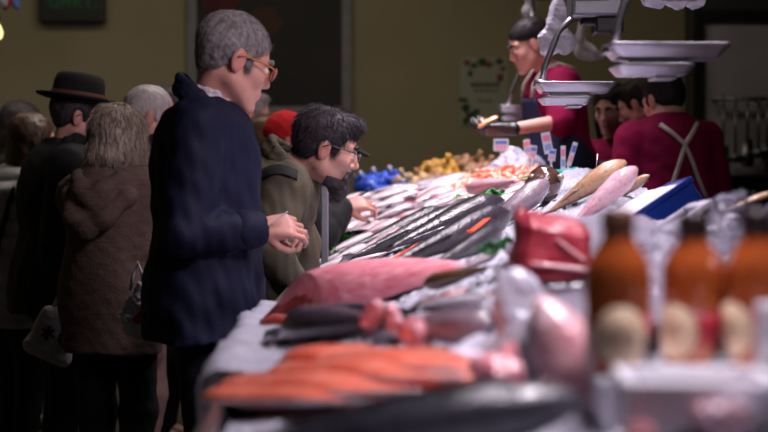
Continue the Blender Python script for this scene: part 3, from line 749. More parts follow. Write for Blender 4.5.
# crushed ice
ICE = mat('crushed_ice', (176, 176, 190), rough=.28, var=.10, vscale=40, bump=.8, bscale=120, spec=.6, sss=.0)
nx, ny = 96, 560
gx = np.linspace(0, 1, nx); gy = np.linspace(YN + .01, YF - .01, ny)
GX, GY = np.meshgrid(gx, gy, indexing='ij'); gl = np.array([xl(y) for y in gy])[None]; GX = gl + .006 + GX * (np.array([xr(y) for y in gy])[None] - .016 - gl); G = np.stack([GX.ravel(), GY.ravel(), 0 * GX.ravel()], 1)
base = np.array([bed(x, y) for x, y in G[:, :2]])
Z = base - .006 + .010 * nz(G, .05, 2) + .006 * RNG.uniform(-1, 1, len(G))
def mound(px, py, d, hgt, rx, ry):
    p = W(px, py, d); return hgt * np.exp(-((G[:, 0] - p.x) / rx) ** 2 - ((G[:, 1] - p.y) / ry) ** 2)
Z += mound(525, 165, 7.3, .10, .12, .3) + mound(565, 175, 6.0, .05, .11, .35) + mound(540, 175, 6.6, .05, .1, .3) + mound(596, 200, 4.5, .05, .13, .22)
V = np.stack([G[:, 0], G[:, 1], Z], 1)
iceZ = Z.reshape(nx, ny)
def icez(x, y):
    i = int(round((x - xl(y) - .006) / (xr(y) - .016 - xl(y)) * (nx - 1))); j = int(round((y - gy[0]) / (gy[1] - gy[0])))
    return float(iceZ[min(nx - 1, max(0, i)), min(ny - 1, max(0, j))])
me = bpy.data.meshes.new('crushed_ice'); ij = np.arange(nx * ny).reshape(nx, ny)
fc = np.stack([ij[:-1, :-1], ij[1:, :-1], ij[1:, 1:], ij[:-1, 1:]], -1).reshape(-1, 4)
base_loop = list(map(int, ij[:, 0])) + list(map(int, ij[-1, 1:])) + list(map(int, ij[-2::-1, -1])) + list(map(int, ij[0, -2:0:-1]))
nV = len(V); low = V[base_loop].copy(); low[:, 2] = [bed(x, y) - .055 for x, y in low[:, :2]]
V = np.concatenate([V, low]); L_ = len(base_loop)
side = [[base_loop[k], nV + k, nV + (k + 1) % L_, base_loop[(k + 1) % L_]] for k in range(L_)]
me.from_pydata(V.tolist(), [], fc.tolist() + side); me.update()
tag(link('crushed_ice', me, ICE, smooth=False), 'bed of crushed white ice under the fish on the counter', 'ice', kind='stuff')
# white plastic sheet hanging over the counter's front near the camera
SHEET = film_mat('clear_sheet', (205, 205, 220), .55, .2)
def sheet(name, pts_rows, m, label, cat, th=.002, noise=.006, nsc=.04, sub=6, group=None):
    """a crumpled sheet through rows of points, with thickness"""
    A = np.array(pts_rows, float); n0, n1 = A.shape[:2]
    u = np.linspace(0, n0 - 1, (n0 - 1) * sub + 1); v = np.linspace(0, n1 - 1, (n1 - 1) * sub + 1)
    def cub(A, u):
        i = np.clip(u.astype(int), 0, len(A) - 2); tt = (u - i)[:, None, None]
        p = lambda k: A[np.clip(i + k, 0, len(A) - 1)]
        p0, p1, p2, p3 = p(-1), p(0), p(1), p(2)
        return .5 * (2 * p1 + (p2 - p0) * tt + (2 * p0 - 5 * p1 + 4 * p2 - p3) * tt ** 2 + (3 * p1 - p0 - 3 * p2 + p3) * tt ** 3)
    Bq = cub(A, u); Bq = np.swapaxes(cub(np.swapaxes(Bq, 0, 1), v), 0, 1)
    Q = Bq.reshape(-1, 3)
    for k in range(3): Q[:, k] += noise * nz(Q + 7 * k, nsc, 3)
    nn, mm = len(u), len(v); ij = np.arange(nn * mm).reshape(nn, mm)
    f = np.stack([ij[:-1, :-1], ij[1:, :-1], ij[1:, 1:], ij[:-1, 1:]], -1).reshape(-1, 4)
    me = bpy.data.meshes.new(name); me.from_pydata(Q.tolist(), [], f.tolist()); me.update()
    o = link(name, me, m); so = o.modifiers.new('thick', 'SOLIDIFY'); so.thickness = th; so.offset = 0
    return tag(o, label, cat, group)
rows = []
for (y, dz, dx) in ((2.5, .30, -.01), (2.9, .34, -.015), (3.3, .28, -.0), (3.7, .2, -.012), (4.1, .1, 0)):
    e_ = xl(y); z = bed(e_, y); rows.append([(e_ + .12, y, bed(e_ + .12, y) + .03), (e_ + .04, y, z + .045), (e_ - .045 + dx, y, z + .035), (e_ - .05 + dx, y, z - dz * .5), (e_ - .052 + dx, y + .02, z - dz)])
sheet('plastic_sheet', rows, SHEET, 'crumpled clear plastic sheet draped over the front edge below the tuna loin', 'plastic sheet', noise=.010, nsc=.05)

# ------------------------------------------------------------------ fish
EYE_W = mat('eye_white', (205, 198, 190), rough=.15); EYE_B = mat('eye_dark', (20, 15, 14), rough=.08)
FEYE = mat('fish_eye', (150, 140, 110), rough=.1, coat=1)
def fish_body(L, H, Wd, hp, wp, tail_h, seed=0, bend=0.0, sag=0.0, nS=40, nR=20):
    """loft from snout (+x) to tail root, lying on its side: y = back, z = up"""
    us = np.linspace(0, 1, nS); hu = np.interp(us, *zip(*hp)) * H / 2; wu = np.interp(us, *zip(*wp)) * Wd / 2
    for _ in range(2):
        hu[1:-1] = .25 * hu[:-2] + .5 * hu[1:-1] + .25 * hu[2:]; wu[1:-1] = .25 * wu[:-2] + .5 * wu[1:-1] + .25 * wu[2:]
    bm = bmesh.new(); uvl = bm.loops.layers.uv.new('UVMap'); ring = []; UVd = {}
    for i, u in enumerate(us):
        x = L / 2 - u * L; row = []
        gill = 1 + .05 * math.exp(-((u - .215) / .015) ** 2) - .03 * math.exp(-((u - .245) / .012) ** 2)
        for k in range(nR):
            a = k / nR * 2 * math.pi; c, s_ = math.cos(a), math.sin(a)
            y = hu[i] * math.copysign(abs(c) ** .92, c) + bend * L * (u - .5) ** 2 * 4; z = Wd / 2 + wu[i] * math.copysign(abs(s_) ** .9, s_) * gill + sag * (u - .5) ** 2
            v = bm.verts.new((x, y, z)); row.append(v); UVd[v] = (u, (c + 1) / 2)
        ring.append(row)
    for A, B in zip(ring, ring[1:]):
        for k in range(nR): bm.faces.new((A[k], B[k], B[(k + 1) % nR], A[(k + 1) % nR]))
    bm.faces.new(ring[0]); bm.faces.new(ring[-1][::-1])
    bmesh.ops.recalc_face_normals(bm, faces=bm.faces)
    for f in bm.faces:
        for l in f.loops: l[uvl].uv = UVd[l.vert]
    return bm, lambda u: (np.interp(u, us, hu), np.interp(u, us, wu))
def fin(name, pts, m, root, z, th=.003, rot=None, bend=0):
    bm = bmesh.new(); prism(bm, pts, th); bmesh.ops.triangulate(bm, faces=[f for f in bm.faces if len(f.verts) > 4])
    if rot is not None: bm.transform(rot)
    bmesh.ops.translate(bm, verts=bm.verts, vec=(0, 0, z)); return from_bm(name, bm, m, root, False, bevel=.001, segs=1)
PROF = {
 'hake': dict(H=.090, W=.075, L=.55, hp=[(0, .10), (.03, .38), (.1, .72), (.22, .98), (.35, 1), (.55, .8), (.8, .42), (.95, .24), (1, .22)], wp=[(0, .12), (.05, .5), (.18, 1), (.4, .9), (.7, .5), (1, .12)], tail=.10, fork=.015),
 'bream': dict(H=.135, W=.052, L=.30, hp=[(0, .10), (.05, .42), (.15, .78), (.3, 1), (.5, .95), (.75, .55), (.92, .24), (1, .24)], wp=[(0, .12), (.1, .7), (.25, 1), (.5, .9), (.8, .4), (1, .1)], tail=.13, fork=.035),
 'slim': dict(H=.068, W=.05, L=.34, hp=[(0, .10), (.05, .45), (.18, .9), (.4, 1), (.7, .65), (.93, .22), (1, .2)], wp=[(0, .15), (.1, .75), (.3, 1), (.6, .8), (.9, .25), (1, .12)], tail=.085, fork=.035),
 'ribbon': dict(H=.06, W=.028, L=.7, hp=[(0, .1), (.05, .5), (.12, .9), (.25, 1), (.6, .8), (.9, .3), (1, .1)], wp=[(0, .15), (.1, .8), (.3, 1), (.7, .7), (1, .1)], tail=.03, fork=.01),
 'flat': dict(H=.20, W=.034, L=.34, hp=[(0, .14), (.05, .4), (.15, .72), (.35, 1), (.55, .95), (.8, .5), (.95, .2), (1, .18)], wp=[(0, .2), (.1, .8), (.3, 1), (.6, .8), (1, .15)], tail=.085, fork=-.01),
 'salmon': dict(H=.16, W=.115, L=.72, hp=[(0, .12), (.04, .4), (.12, .7), (.3, .98), (.45, 1), (.7, .68), (.92, .3), (1, .3)], wp=[(0, .15), (.08, .6), (.25, 1), (.5, .95), (.8, .45), (1, .14)], tail=.17, fork=.03),
 'grouper': dict(H=.165, W=.13, L=.58, hp=[(0, .16), (.05, .5), (.15, .85), (.3, 1), (.5, .9), (.75, .52), (.93, .3), (1, .3)], wp=[(0, .2), (.08, .7), (.22, 1), (.45, .88), (.8, .4), (1, .14)], tail=.14, fork=-.012),
}
def make_fish(kind, mats, name, seed=0, bend=0.0, mouth_open=False, fins=True):
    q = PROF[kind]; L, H, Wd = q['L'], q['H'], q['W']
    root = empty(name); body, dims = fish_body(L * .88, H, Wd, q['hp'], q['wp'], q['tail'], seed, bend)
    bmesh.ops.translate(body, verts=body.verts, vec=(L * .06, 0, 0))
    from_bm('body', body, mats[0], root)
    X = lambda u: L * .5 - u * L * .88
    B = lambda u: bend * L * .88 * (u - .5) ** 2 * 4
    th = q['tail']; fk = q['fork']; x0 = X(.975); yb = B(.975); h0 = dims(.97)[0]
    pts = [(x0, yb + h0), (x0 - L * .05, yb + th * .3), (x0 - L * .135, yb + th * .5)] + [(x0 - L * .135 + fk * math.cos(a) ** 2 * 1.3, yb + th * .5 * math.sin(a)) for a in np.linspace(1.2, -1.2, 7)] + [(x0 - L * .135, yb - th * .5), (x0 - L * .05, yb - th * .3), (x0, yb - h0)]
    fin('tail_fin', pts, mats[1], root, Wd / 2, .004)
    if fins:
        def edge(u, g): return (X(u), B(u) + g * dims(u)[0] * .96)
        for nm, g, u0, u1, hh in (('dorsal_fin', 1, .3, .72, .16), ('anal_fin', -1, .58, .82, .14)):
            a = [edge(u, g) for u in np.linspace(u0, u1, 6)]
            top = [(edge(u, g)[0] - L * .03, edge(u, g)[1] + g * H * hh * (1 - .55 * k / 5) * (1 if k % 2 == 0 else .85)) for k, u in enumerate(np.linspace(u0 + .02, u1, 6))]
            pts = a + top[::-1]
            fin(nm, pts if g < 0 else pts[::-1], mats[1], root, Wd / 2, .0035)
        zz = dims(.27)[1]
        fin('pectoral_fin', [(X(.25), -H * .1), (X(.30), -H * .02), (X(.42), -H * .12), (X(.40), -H * .22), (X(.3), -H * .2)], mats[1], root, Wd / 2 + zz * .93 + .002, .003, Matrix.Rotation(R(4), 4, 'Y'))
    e = .018 if kind in ('grouper', 'salmon', 'hake') else .012
    for g in (1, -1):
        ue = .095; hy, wz = dims(ue)
        bm = bmesh.new(); lathe(bm, [(e * .5, 0), (e * .5, e * .12), (e * .42, e * .24), (e * .26, e * .3)], 14); lathe(bm, [(e * .27, e * .26), (e * .24, e * .36), (e * .05, e * .4)], 12, mi=1)
        bm.transform(Matrix.Translation((X(ue), B(ue) + hy * .28, Wd / 2 + g * wz * .88)) @ Matrix.Rotation(0 if g > 0 else math.pi, 4, 'X')); from_bm('eye', bm, [FEYE, EYE_B], root)
    bm = bmesh.new(); hy, wz = dims(.03)
    tube(bm, [(X(.075), B(.07) - dims(.075)[0] * .45, Wd / 2 + dims(.075)[1] * .80), (X(.03), B(.03) - hy * .32, Wd / 2 + wz * .86), (X(.004), B(0) - hy * .05, Wd / 2 + wz * .3), (X(.03), B(.03) - hy * .32, Wd / 2 - wz * .86)], .0022, 6)
    from_bm('mouth', bm, mats[2] if len(mats) > 2 else EYE_B, root)
    root['L0'] = L; return root
def lay(root, a, b, roll=0.0, lift=0.0, flip=False):
    """lay a fish with its snout at a and its tail tip at b"""
    a = Vector(a); b = Vector(b); x = (a - b).normalized(); c = (a + b) / 2
    e = .03; n = Vector((-(bed(c.x + e, c.y) - bed(c.x - e, c.y)) / (2 * e), -(bed(c.x, c.y + e) - bed(c.x, c.y - e)) / (2 * e), 1)).normalized()
    n = (n - x * n.dot(x)).normalized(); n = (Matrix.Rotation(roll, 3, x) @ n); y = n.cross(x)
    s = (a - b).length / root['L0']
    m = Matrix((x, y, n)).transposed().to_4x4()
    root.matrix_basis = Matrix.Translation(c + Vector((0, 0, lift))) @ m @ Matrix.Diagonal((s, s, s, 1))
    if flip:
        root.matrix_basis = root.matrix_basis @ Matrix.Translation((0, 0, PROF[root['kind0']]['W'])) @ Matrix.Rotation(math.pi, 4, 'X')
    return root
KINDS = {}
def fish(kind, matset, name, label, ha, ta, roll=0, lift=0, flip=False, group=None, cat='fish', bend=0.0, hl=0, tl=0):
    key = (kind, matset, name, bend)
    if key not in KINDS:
        r = make_fish(kind, FM[matset], name, len(KINDS), bend); r['kind0'] = kind; KINDS[key] = r
    else: r = dup(KINDS[key])
    a = hit(*ha) if len(ha) == 2 else Vector(ha); b = hit(*ta) if len(ta) == 2 else Vector(ta)
    Lm = 1.3 * PROF[kind]['L']
    if len(ha) == 2 and (a - b).length > Lm:
        m_ = a.lerp(b, .5); v_ = (a - b).normalized() * Lm * .5; a = m_ + v_; b = m_ - v_; a.z = bed(a.x, a.y); b.z = bed(b.x, b.y)
    a = a + Vector((0, 0, hl)); b = b + Vector((0, 0, tl))
    lay(r, a, b, roll, lift, flip); tag(r, label, cat, group); return r
FIN_D = mat('dark_fin', (40, 36, 42), rough=.35, coat=.5); FIN_L = mat('pale_fin', (178, 164, 172), rough=.35, coat=.5); FIN_B = mat('brown_fin', (120, 84, 56), rough=.35, coat=.5); FIN_P = mat('pink_fin', (205, 130, 132), rough=.35, coat=.5)
REDM = mat('gill_red', (150, 30, 34), rough=.3, coat=.6)
FM = {
 'black': (fish_mat('black_skin', (12, 11, 15), (22, 19, 25), (50, 44, 54), rough=.3, edge=.3, edge2=.05, scale_b=.35, coat=.12), FIN_D, EYE_B),
 'silver': (fish_mat('silver_skin', (80, 76, 92), (158, 152, 166), (210, 198, 206), rough=.24, head=(170, 150, 158)), FIN_L, REDM),
 'pinksilver': (fish_mat('pink_silver_skin', (146, 98, 108), (198, 154, 164), (224, 200, 206), rough=.24, head=(205, 140, 145)), FIN_P, REDM),
 'grey': (fish_mat('grey_skin', (58, 54, 64), (112, 104, 118), (190, 178, 190), rough=.25, spots=.4), FIN_D, REDM),
 'white': (fish_mat('white_belly_skin', (206, 188, 196), (222, 208, 214), (230, 218, 224), rough=.3, spots=.25, spotcol=(205, 120, 128), scale_b=.1), FIN_L, REDM),
 'blueback': (fish_mat('blue_back_skin', (34, 40, 58), (120, 124, 142), (225, 220, 230), rough=.2, edge=.55, edge2=.4), FIN_D, REDM),
 'salmon': (fish_mat('dark_silver_skin', (9, 9, 12), (14, 14, 19), (64, 64, 76), rough=.28, spots=.5, edge=.45, edge2=.1, coat=.35), FIN_D, EYE_B),
 'brown': (fish_mat('golden_brown_skin', (84, 54, 38), (136, 94, 64), (200, 158, 122), rough=.25, spots=.3, spotcol=(74, 44, 30)), FIN_B, EYE_B),
 'flesh': (fish_mat('pale_pink_skin', (208, 156, 170), (232, 208, 216), (222, 178, 190), rough=.3, spots=.45, spotcol=(198, 110, 128), scale_b=.5), FIN_P, REDM),
 'stripe': (fish_mat('purple_grey_skin', (60, 50, 60), (98, 84, 98), (144, 124, 136), rough=.25, spots=.2), FIN_D, EYE_B),
 'red': (fish_mat('red_skin', (176, 62, 58), (214, 96, 88), (232, 176, 170), rough=.25, head=(180, 60, 56)), FIN_P, REDM),
}
# a) the near black-and-silver fish across the front
fish('salmon', 'salmon', 'salmon', 'large whole dark fish lying across the front, nearest the camera', (.24, 1.72, bed(.24, 1.72) - .002), (-.29, 1.80, bed(-.28, 1.8) + .005), roll=R(-6), bend=.02)
fish('salmon', 'salmon', 'salmon', 'whole dark fish at the bottom right corner, half hidden by the white box', (.29, 1.55, bed(.29, 1.55) - .01), (.62, 1.57, bed(.6, 1.57) - .01), roll=R(-6), bend=.02)
# e) tuna loin
TUNA_P = meat_mat('tuna_pink', (214, 96, 114), (246, 178, 188), (9, 50, 50), rough=.3, lo=.25, hi=.75); TUNA_R = meat_mat('tuna_cut', (130, 36, 42), (182, 84, 88), (40, 30, 30)); TUNA_B = meat_mat('tuna_red', (146, 28, 46), (204, 86, 102), (20, 20, 55), lo=.3, hi=.7)
SKIN_G = mat('tuna_skin', (126, 118, 134), rough=.2, var=.3, vscale=20, coat=.6)
t = empty('tuna_loin', hit(355, 306)); tag(t, 'long pink tuna loin with a dark red cut end lying before the two men', 'tuna')
A_, B_ = W(282, 300, 3.56), W(470, 300, 3.34)
ax = (B_ - A_); ax.z = 0; Ln = ax.length; ax.normalize(); sd = Vector((-ax.y, ax.x, 0))
bm = bmesh.new(); rows = []; st = [(0, .62, .60), (.03, .78, .82), (.1, .95, 1.0), (.25, 1.05, 1.02), (.45, 1, .88), (.65, .84, .66), (.82, .62, .42), (.95, .36, .2), (1, .18, .08)]
sect = [(-1, 0), (-.99, .28), (-.8, .72), (-.45, .97), (-.1, 1.0), (.35, .86), (.75, .5), (1, .1), (1, 0), (.3, -.02), (-.4, -.02)]
for u, wy, hz in st:
    c = A_ + ax * Ln * u; row = []
    for (a, b_) in sect:
        p = c + sd * a * .085 * wy; p = p + ax * (-.13 * a * (1 - u * 1.6) if u < .5 else -.015 * a) + ax * (.03 * b_ if u < .05 else 0)
        zb = bed(p.x, p.y) + .006
        row.append(bm.verts.new(Vector((p.x, p.y, zb + b_ * .118 * hz)) - t.location))
    rows.append(row)
n = len(sect)
for i, (a, b_) in enumerate(zip(rows, rows[1:])):
    for k in range(n):
        f = bm.faces.new((a[k], a[(k + 1) % n], b_[(k + 1) % n], b_[k])); f.material_index = 0
bm.faces.new(rows[0]).material_index = 1; bm.faces.new(rows[-1][::-1])
from_bm('loin', bm, [TUNA_P, TUNA_R], t, bevel=.006, subd=1)
c = A_ + ax * -.004
bb = Blob()
p0 = Vector((A_.x - .012, A_.y - .02, bed(A_.x, A_.y) + .022)) - t.location
bb.ell(p0, (.022, .06, .018), .01); link('skin_edge', bb.mesh('skin_edge', .004, disp=lambda Q: .003 * nz(Q, .015, 2)), FM['white'][1], t)
# s) big red tuna block
t = empty('tuna_block', W(556, 318, 2.62)); t.location.z = bed(t.location.x, 2.62); tag(t, 'big raw red tuna block standing on its grey skin in the middle of the counter', 'tuna')
def block(par, name, corners_b, corners_t, m, mi_front=None, n=10, disp=.006, sc=.03, seed=0, bev=.01):
    """six sided piece with rounded edges and uneven faces"""
    bm = bmesh.new(); vb = [bm.verts.new(p) for p in corners_b]; vt = [bm.verts.new(p) for p in corners_t]
    bm.faces.new(vb[::-1]); bm.faces.new(vt)
    for k in range(4): bm.faces.new((vb[k], vb[(k + 1) % 4], vt[(k + 1) % 4], vt[k]))
    bmesh.ops.bevel(bm, geom=list(bm.edges), offset=bev, segments=2, affect='EDGES')
    bmesh.ops.triangulate(bm, faces=[f for f in bm.faces if len(f.verts) > 4])
    bmesh.ops.subdivide_edges(bm, edges=[e for e in bm.edges if e.calc_length() > .02], cuts=n, use_grid_fill=True)
    co = np.array([v.co for v in bm.verts]); dd = disp * nz(co + seed, sc, 3); bm.normal_update()
    for v, d in zip(bm.verts, dd): v.co += v.normal * float(d)
    return from_bm(name, bm, m, par)
sc_ = 2.62 / F
Q = lambda px, py, dy: Vector(((px - 556) * sc_, dy, (318 - py) * sc_))
block(t, 'flesh', [Q(516, 296, 0), Q(592, 290, .0), Q(596, 272, .12), Q(512, 276, .11)], [Q(526, 222, .02), Q(596, 238, .02), Q(588, 224, .13), Q(524, 214, .12)], TUNA_B, seed=3)
block(t, 'skin', [Q(530, 322, .0), Q(592, 318, 0), Q(598, 300, .12), Q(528, 304, .12)], [Q(532, 287, -.002), Q(592, 284, -.002), Q(596, 272, .12), Q(530, 278, .12)], SKIN_G, seed=5, disp=.003)
FATW = meat_mat('pale_fat', (226, 150, 160), (240, 196, 200), (30, 30, 30))
block(t, 'fat_line', [Q(530, 271, -.006), Q(597, 279, -.006), Q(597, 279, .02), Q(530, 271, .02)], [Q(532, 267, -.004), Q(598, 274, -.004), Q(598, 274, .02), Q(532, 267, .02)], FATW, n=3, disp=.002, bev=.002)
block(t, 'fat_line', [Q(556, 246, .010), Q(585, 268, .0), Q(585, 268, .03), Q(556, 246, .03)], [Q(557, 243, .008), Q(587, 265, -.002), Q(587, 265, .03), Q(557, 243, .03)], FATW, n=3, disp=.002, bev=.002)
# second darker slab of tuna, left face
t = empty('tuna_piece', W(520, 300, 2.72)); t.location.z = bed(t.location.x, 2.72) ; tag(t, 'dark red tuna piece leaning against the left of the big block', 'tuna')
sc_ = 2.72 / F; Q = lambda px, py, dy: Vector(((px - 520) * sc_, dy, (318 - py) * sc_))
block(t, 'flesh', [Q(512, 286, 0), Q(522, 292, -.03), Q(530, 300, .0), Q(516, 290, .06)], [Q(518, 224, .06), Q(527, 218, .05), Q(531, 216, .09), Q(522, 216, .12)], TUNA_R, n=8, seed=9, bev=.004)
# b) salmon fillets
SALM = meat_mat('salmon_flesh', (238, 100, 78), (250, 154, 130), (10, 60, 20), sss=.15, lo=.3, hi=.7); SALE = meat_mat('salmon_skin', (150, 140, 146), (190, 180, 184), (20, 20, 20))
fil = [((246, 402), (440, 404), .007), ((312, 388), (480, 394), .010), ((219, 408), (400, 408), .0), ((234, 396), (440, 400), .004), ((284, 384), (470, 394), .006), ((330, 376), (492, 388), .008), ((300, 376), (400, 374), .012), ((380, 382), (480, 386), .014)]
lbl = ['orange salmon fillet tucked between the nearest and the second', 'orange salmon fillet half covered by the third in the overlapping row', 'orange salmon fillet nearest the camera, its tip furthest left', 'orange salmon fillet second from the camera in the overlapping row', 'orange salmon fillet third from the camera in the overlapping row', 'orange salmon fillet ending furthest right beside the ice',
       'short salmon fillet at the back left, against the dark fish', 'short salmon fillet on top at the right of the row']
def fillet(p, q, wid, th, name, m, label, cat, lift, ends=(.55, .4), group=None, msk=None):
    t = empty(name, (p + q) / 2); tag(t, label, cat, group)
    ax = (q - p); L = ax.length; ax.normalize(); sd = Vector((-ax.y, ax.x, 0)).normalized(); bm = bmesh.new(); rows = []
    for i in range(15):
        u = i / 14; wv = min(1, ends[0] + u * 3.5, ends[1] + (1 - u) * 2.2); hv = min(1, .45 + u * 4, .25 + (1 - u) * 1.6)
        c = p.lerp(q, u); row = []
        for a, h in ((-1, 0), (-1, .5), (-.8, .92), (-.4, 1.05), (.1, .9), (.55, 1.0), (.9, .6), (1, 0), (0, -.05)):
            x = c + sd * a * wid / 2 * wv; row.append(bm.verts.new(Vector((x.x, x.y, x.z + th * h * hv + lift + .012 * math.sin(u * 9 + lift * 300) * .3)) - t.location))
        rows.append(row)
    for a, b in zip(rows, rows[1:]):
        for k in range(9): bm.faces.new((a[k], a[(k + 1) % 9], b[(k + 1) % 9], b[k]))
    bm.faces.new(rows[0]); bm.faces.new(rows[-1][::-1])
    for f in bm.faces:
        if all((v.co.z < 0) for v in f.verts): pass
    from_bm('flesh', bm, m, t, subd=1)
    if msk:
        bm = bmesh.new(); pts = [p.lerp(q, k / 10) - sd * wid * .5 * min(1, ends[0] + k / 10 * 3.5, ends[1] + (1 - k / 10) * 2.2) + Vector((0, 0, lift + th * .25)) - t.location for k in range(11)]
        tube(bm, pts, [.002] + [.0035] * 9 + [.002], 8); from_bm('skin', bm, msk, t)
    return t
for (a, b_, lf), lb in zip(fil, lbl):
    p, q = hit(*a), hit(*b_); fillet(p, q, .15, .034, 'salmon_fillet', SALM, lb, 'fillet', lf + .004, group='salmon fillets in front', msk=SALE)
# f) silver fish under the tuna
fish('slim', 'blueback', 'mackerel', 'blue-backed silver fish lying right below the tuna loin', (304, 340), (446, 330), roll=R(15), lift=.004)
fish('slim', 'blueback', 'mackerel', 'blue-backed silver fish with its head by the pink pieces', (424, 338), (326, 346), roll=R(10), lift=.004)
fish('slim', 'red', 'red_mullet', 'small reddish fish at the front edge below the tuna loin', (266, 338), (308, 334), roll=R(0), lift=.006)
fish('slim', 'silver', 'silver_fish', 'short silver fish on the front edge left of the dark fish', (268, 352), (330, 348), roll=R(8), lift=.006)
fish('slim', 'black', 'dark_fish', 'small dark fish at the front edge above the salmon', (262, 361), (322, 357), lift=.006)
fish('slim', 'pinksilver', 'silver_fish', 'pink and silver fish in front of the brown glossy fish', (420, 318), (492, 308), lift=.012)
fish('slim', 'blueback', 'mackerel', 'blue-backed fish pointing right towards the white bag', (490, 314), (412, 322), roll=R(12), lift=.016)
# g) dark chunky fish
fish('grouper', 'stripe', 'hake', 'thick dark grey fish behind the salmon, head to the left', (290, 356), (404, 350), roll=R(10), lift=.01)
fish('grouper', 'stripe', 'hake', 'thick dark grey fish beside the white bag, tail to the left', (498, 352), (396, 348), roll=R(6), lift=.012)
PINKM = meat_mat('pink_flesh', (176, 80, 92), (226, 164, 172), (25, 25, 25)); PALEM = meat_mat('pale_flesh', (214, 150, 160), (238, 208, 214), (12, 12, 12))
def lump(name, part, p, r, m, label, cat, rot=(0, 0, 0), disp=.008, sc=.03, extra=(), group=None):
    t = empty(name, p); tag(t, label, cat, group); bb = Blob(); disp = disp * 1.5; Mr = np.array(Euler(rot).to_matrix()).T
    bb.ell((0, 0, r[2] * .8), r, .02, Mr)
    for c, rr_ in extra: bb.ell(c, rr_, .03)
    link(part, bb.mesh(part, max(.004, min(r) * .12), disp=lambda Q: disp * nz(Q + p.x * 10, sc, 3)), m, t); return t
lump('fish_piece', 'flesh', hit(374, 356) + Vector((0, 0, .04)), (.022, .016, .028), PINKM, 'raw pink fish piece standing between the two dark fish, left one', 'fish piece', (.3, .2, .4))
lump('fish_piece', 'flesh', hit(394, 354) + Vector((0, 0, .04)), (.016, .018, .030), FATW, 'raw pink fish piece standing between the two dark fish, middle one', 'fish piece', (.1, -.3, .4))
lump('fish_piece', 'flesh', hit(416, 358) + Vector((0, 0, .02)), (.036, .03, .03), PINKM, 'raw pink fish piece beside the two dark fish, right one', 'fish piece', (.1, .4, .4))
# c) big pale pink piece up front and its neighbour
p = hit(582, 408)
t = empty('monkfish_tail', p); tag(t, 'smooth pale pink fish tail propped up in front of the bottles', 'fish piece')
bb = Blob(); s_ = p.y / F
bb.chain([(.026, 0, .016), (-.002, .015, .045), (-.024, .03, .082), (-.044, .04, .122)], [.044, .041, .031, .017], .03); bb.ell((.036, 0, .012), (.05, .035, .028), .03)
link('flesh', bb.mesh('flesh', .004, disp=lambda Q: .003 * nz(Q, .03, 2)), PALEM, t)
bb = Blob(); bb.chain([(-.055, .03, .02), (-.062, .045, .07), (-.06, .055, .105)], [.012, .012, .007], .02); link('dark_skin', bb.mesh('dark_skin', .003), FM['grey'][0], t)
lump('fish_piece', 'flesh', hit(508, 396) + Vector((0, 0, 0)), (.048, .034, .034), PINKM, 'pink fish piece left of the smooth pale tail at the front', 'fish piece', (.1, .1, .2), extra=(((.035, .02, .03), (.03, .03, .03)),))
# d) standing white bag / foam piece with a dark edge
z0 = hit(512, 372)
BAGW = film_mat('milky_film', (208, 208, 224), .68, .18)
def bag(name, p, prof, m, label, cat, seed=0, nz_=.012, sx=1, sy=1, part=None, group=None, tint=None):
    """crumpled bag body of revolution made uneven"""
    bb = Blob(); o_ = Vector((0, 0, 0))
    for (x, y, z, rx, ry, rz) in prof: bb.ell((x, y, z), (rx, ry, rz), .03)
    return tag(link(name, bb.mesh(name, .006, disp=lambda Q: nz_ * nz(Q + seed, .035, 3) + nz_ * .6 * np.abs(nz(Q + seed + 3, .05, 1)), tint=tint, sm=0), m), label, cat, group), p
def put(pair): o, p = pair; o.location = p; return o
put(bag('ice_bag', W(520, 372, 2.3), [(0, 0, .03, .05, .035, .05), (-.012, .01, .10, .034, .026, .06), (.0, .015, .135, .03, .022, .03), (.02, 0, .07, .035, .03, .05)], BAGW, 'milky white plastic bag standing in front of the tuna block', 'bag', 3, .008)).location.z = bed(.2, 2.3) - .028
t = empty('price_holder', W(498, 345, 2.45)); t.location.z = bed(t.location.x, 2.45); tag(t, 'thin dark upright stick beside the milky white bag', 'stick')
bm = bmesh.new(); tube(bm, [(0, 0, -.02), (.004, 0, .06), (.0, .004, .13)], [.006, .006, .005], 8); from_bm('stick', bm, mat('brown_stick', (80, 62, 66), rough=.5), t)
bm = bmesh.new(); lathe(bm, [(.012, -.01), (.012, .0), (.007, .006)], 10); from_bm('foot', bm, BLACKP, t)
put(bag('ice_bag', hit(470, 366), [(0, 0, .012, .055, .04, .022), (.035, .02, .02, .03, .03, .025)], BAGW, 'low heap of ice in clear film beside the end of the salmon', 'bag', 6, .008))
put(bag('ice_bag', hit(286, 322), [(0, 0, .012, .036, .04, .03), (.03, .04, .015, .03, .03, .025)], BAGW, 'crumpled white film below the cut end of the tuna loin', 'bag', 9, .008))
# i) brown glossy fish
fish('grouper', 'brown', 'brown_fish', 'glossy brown fish lying in front of the black fish', (426, 296), (500, 276), roll=R(5), lift=.004)
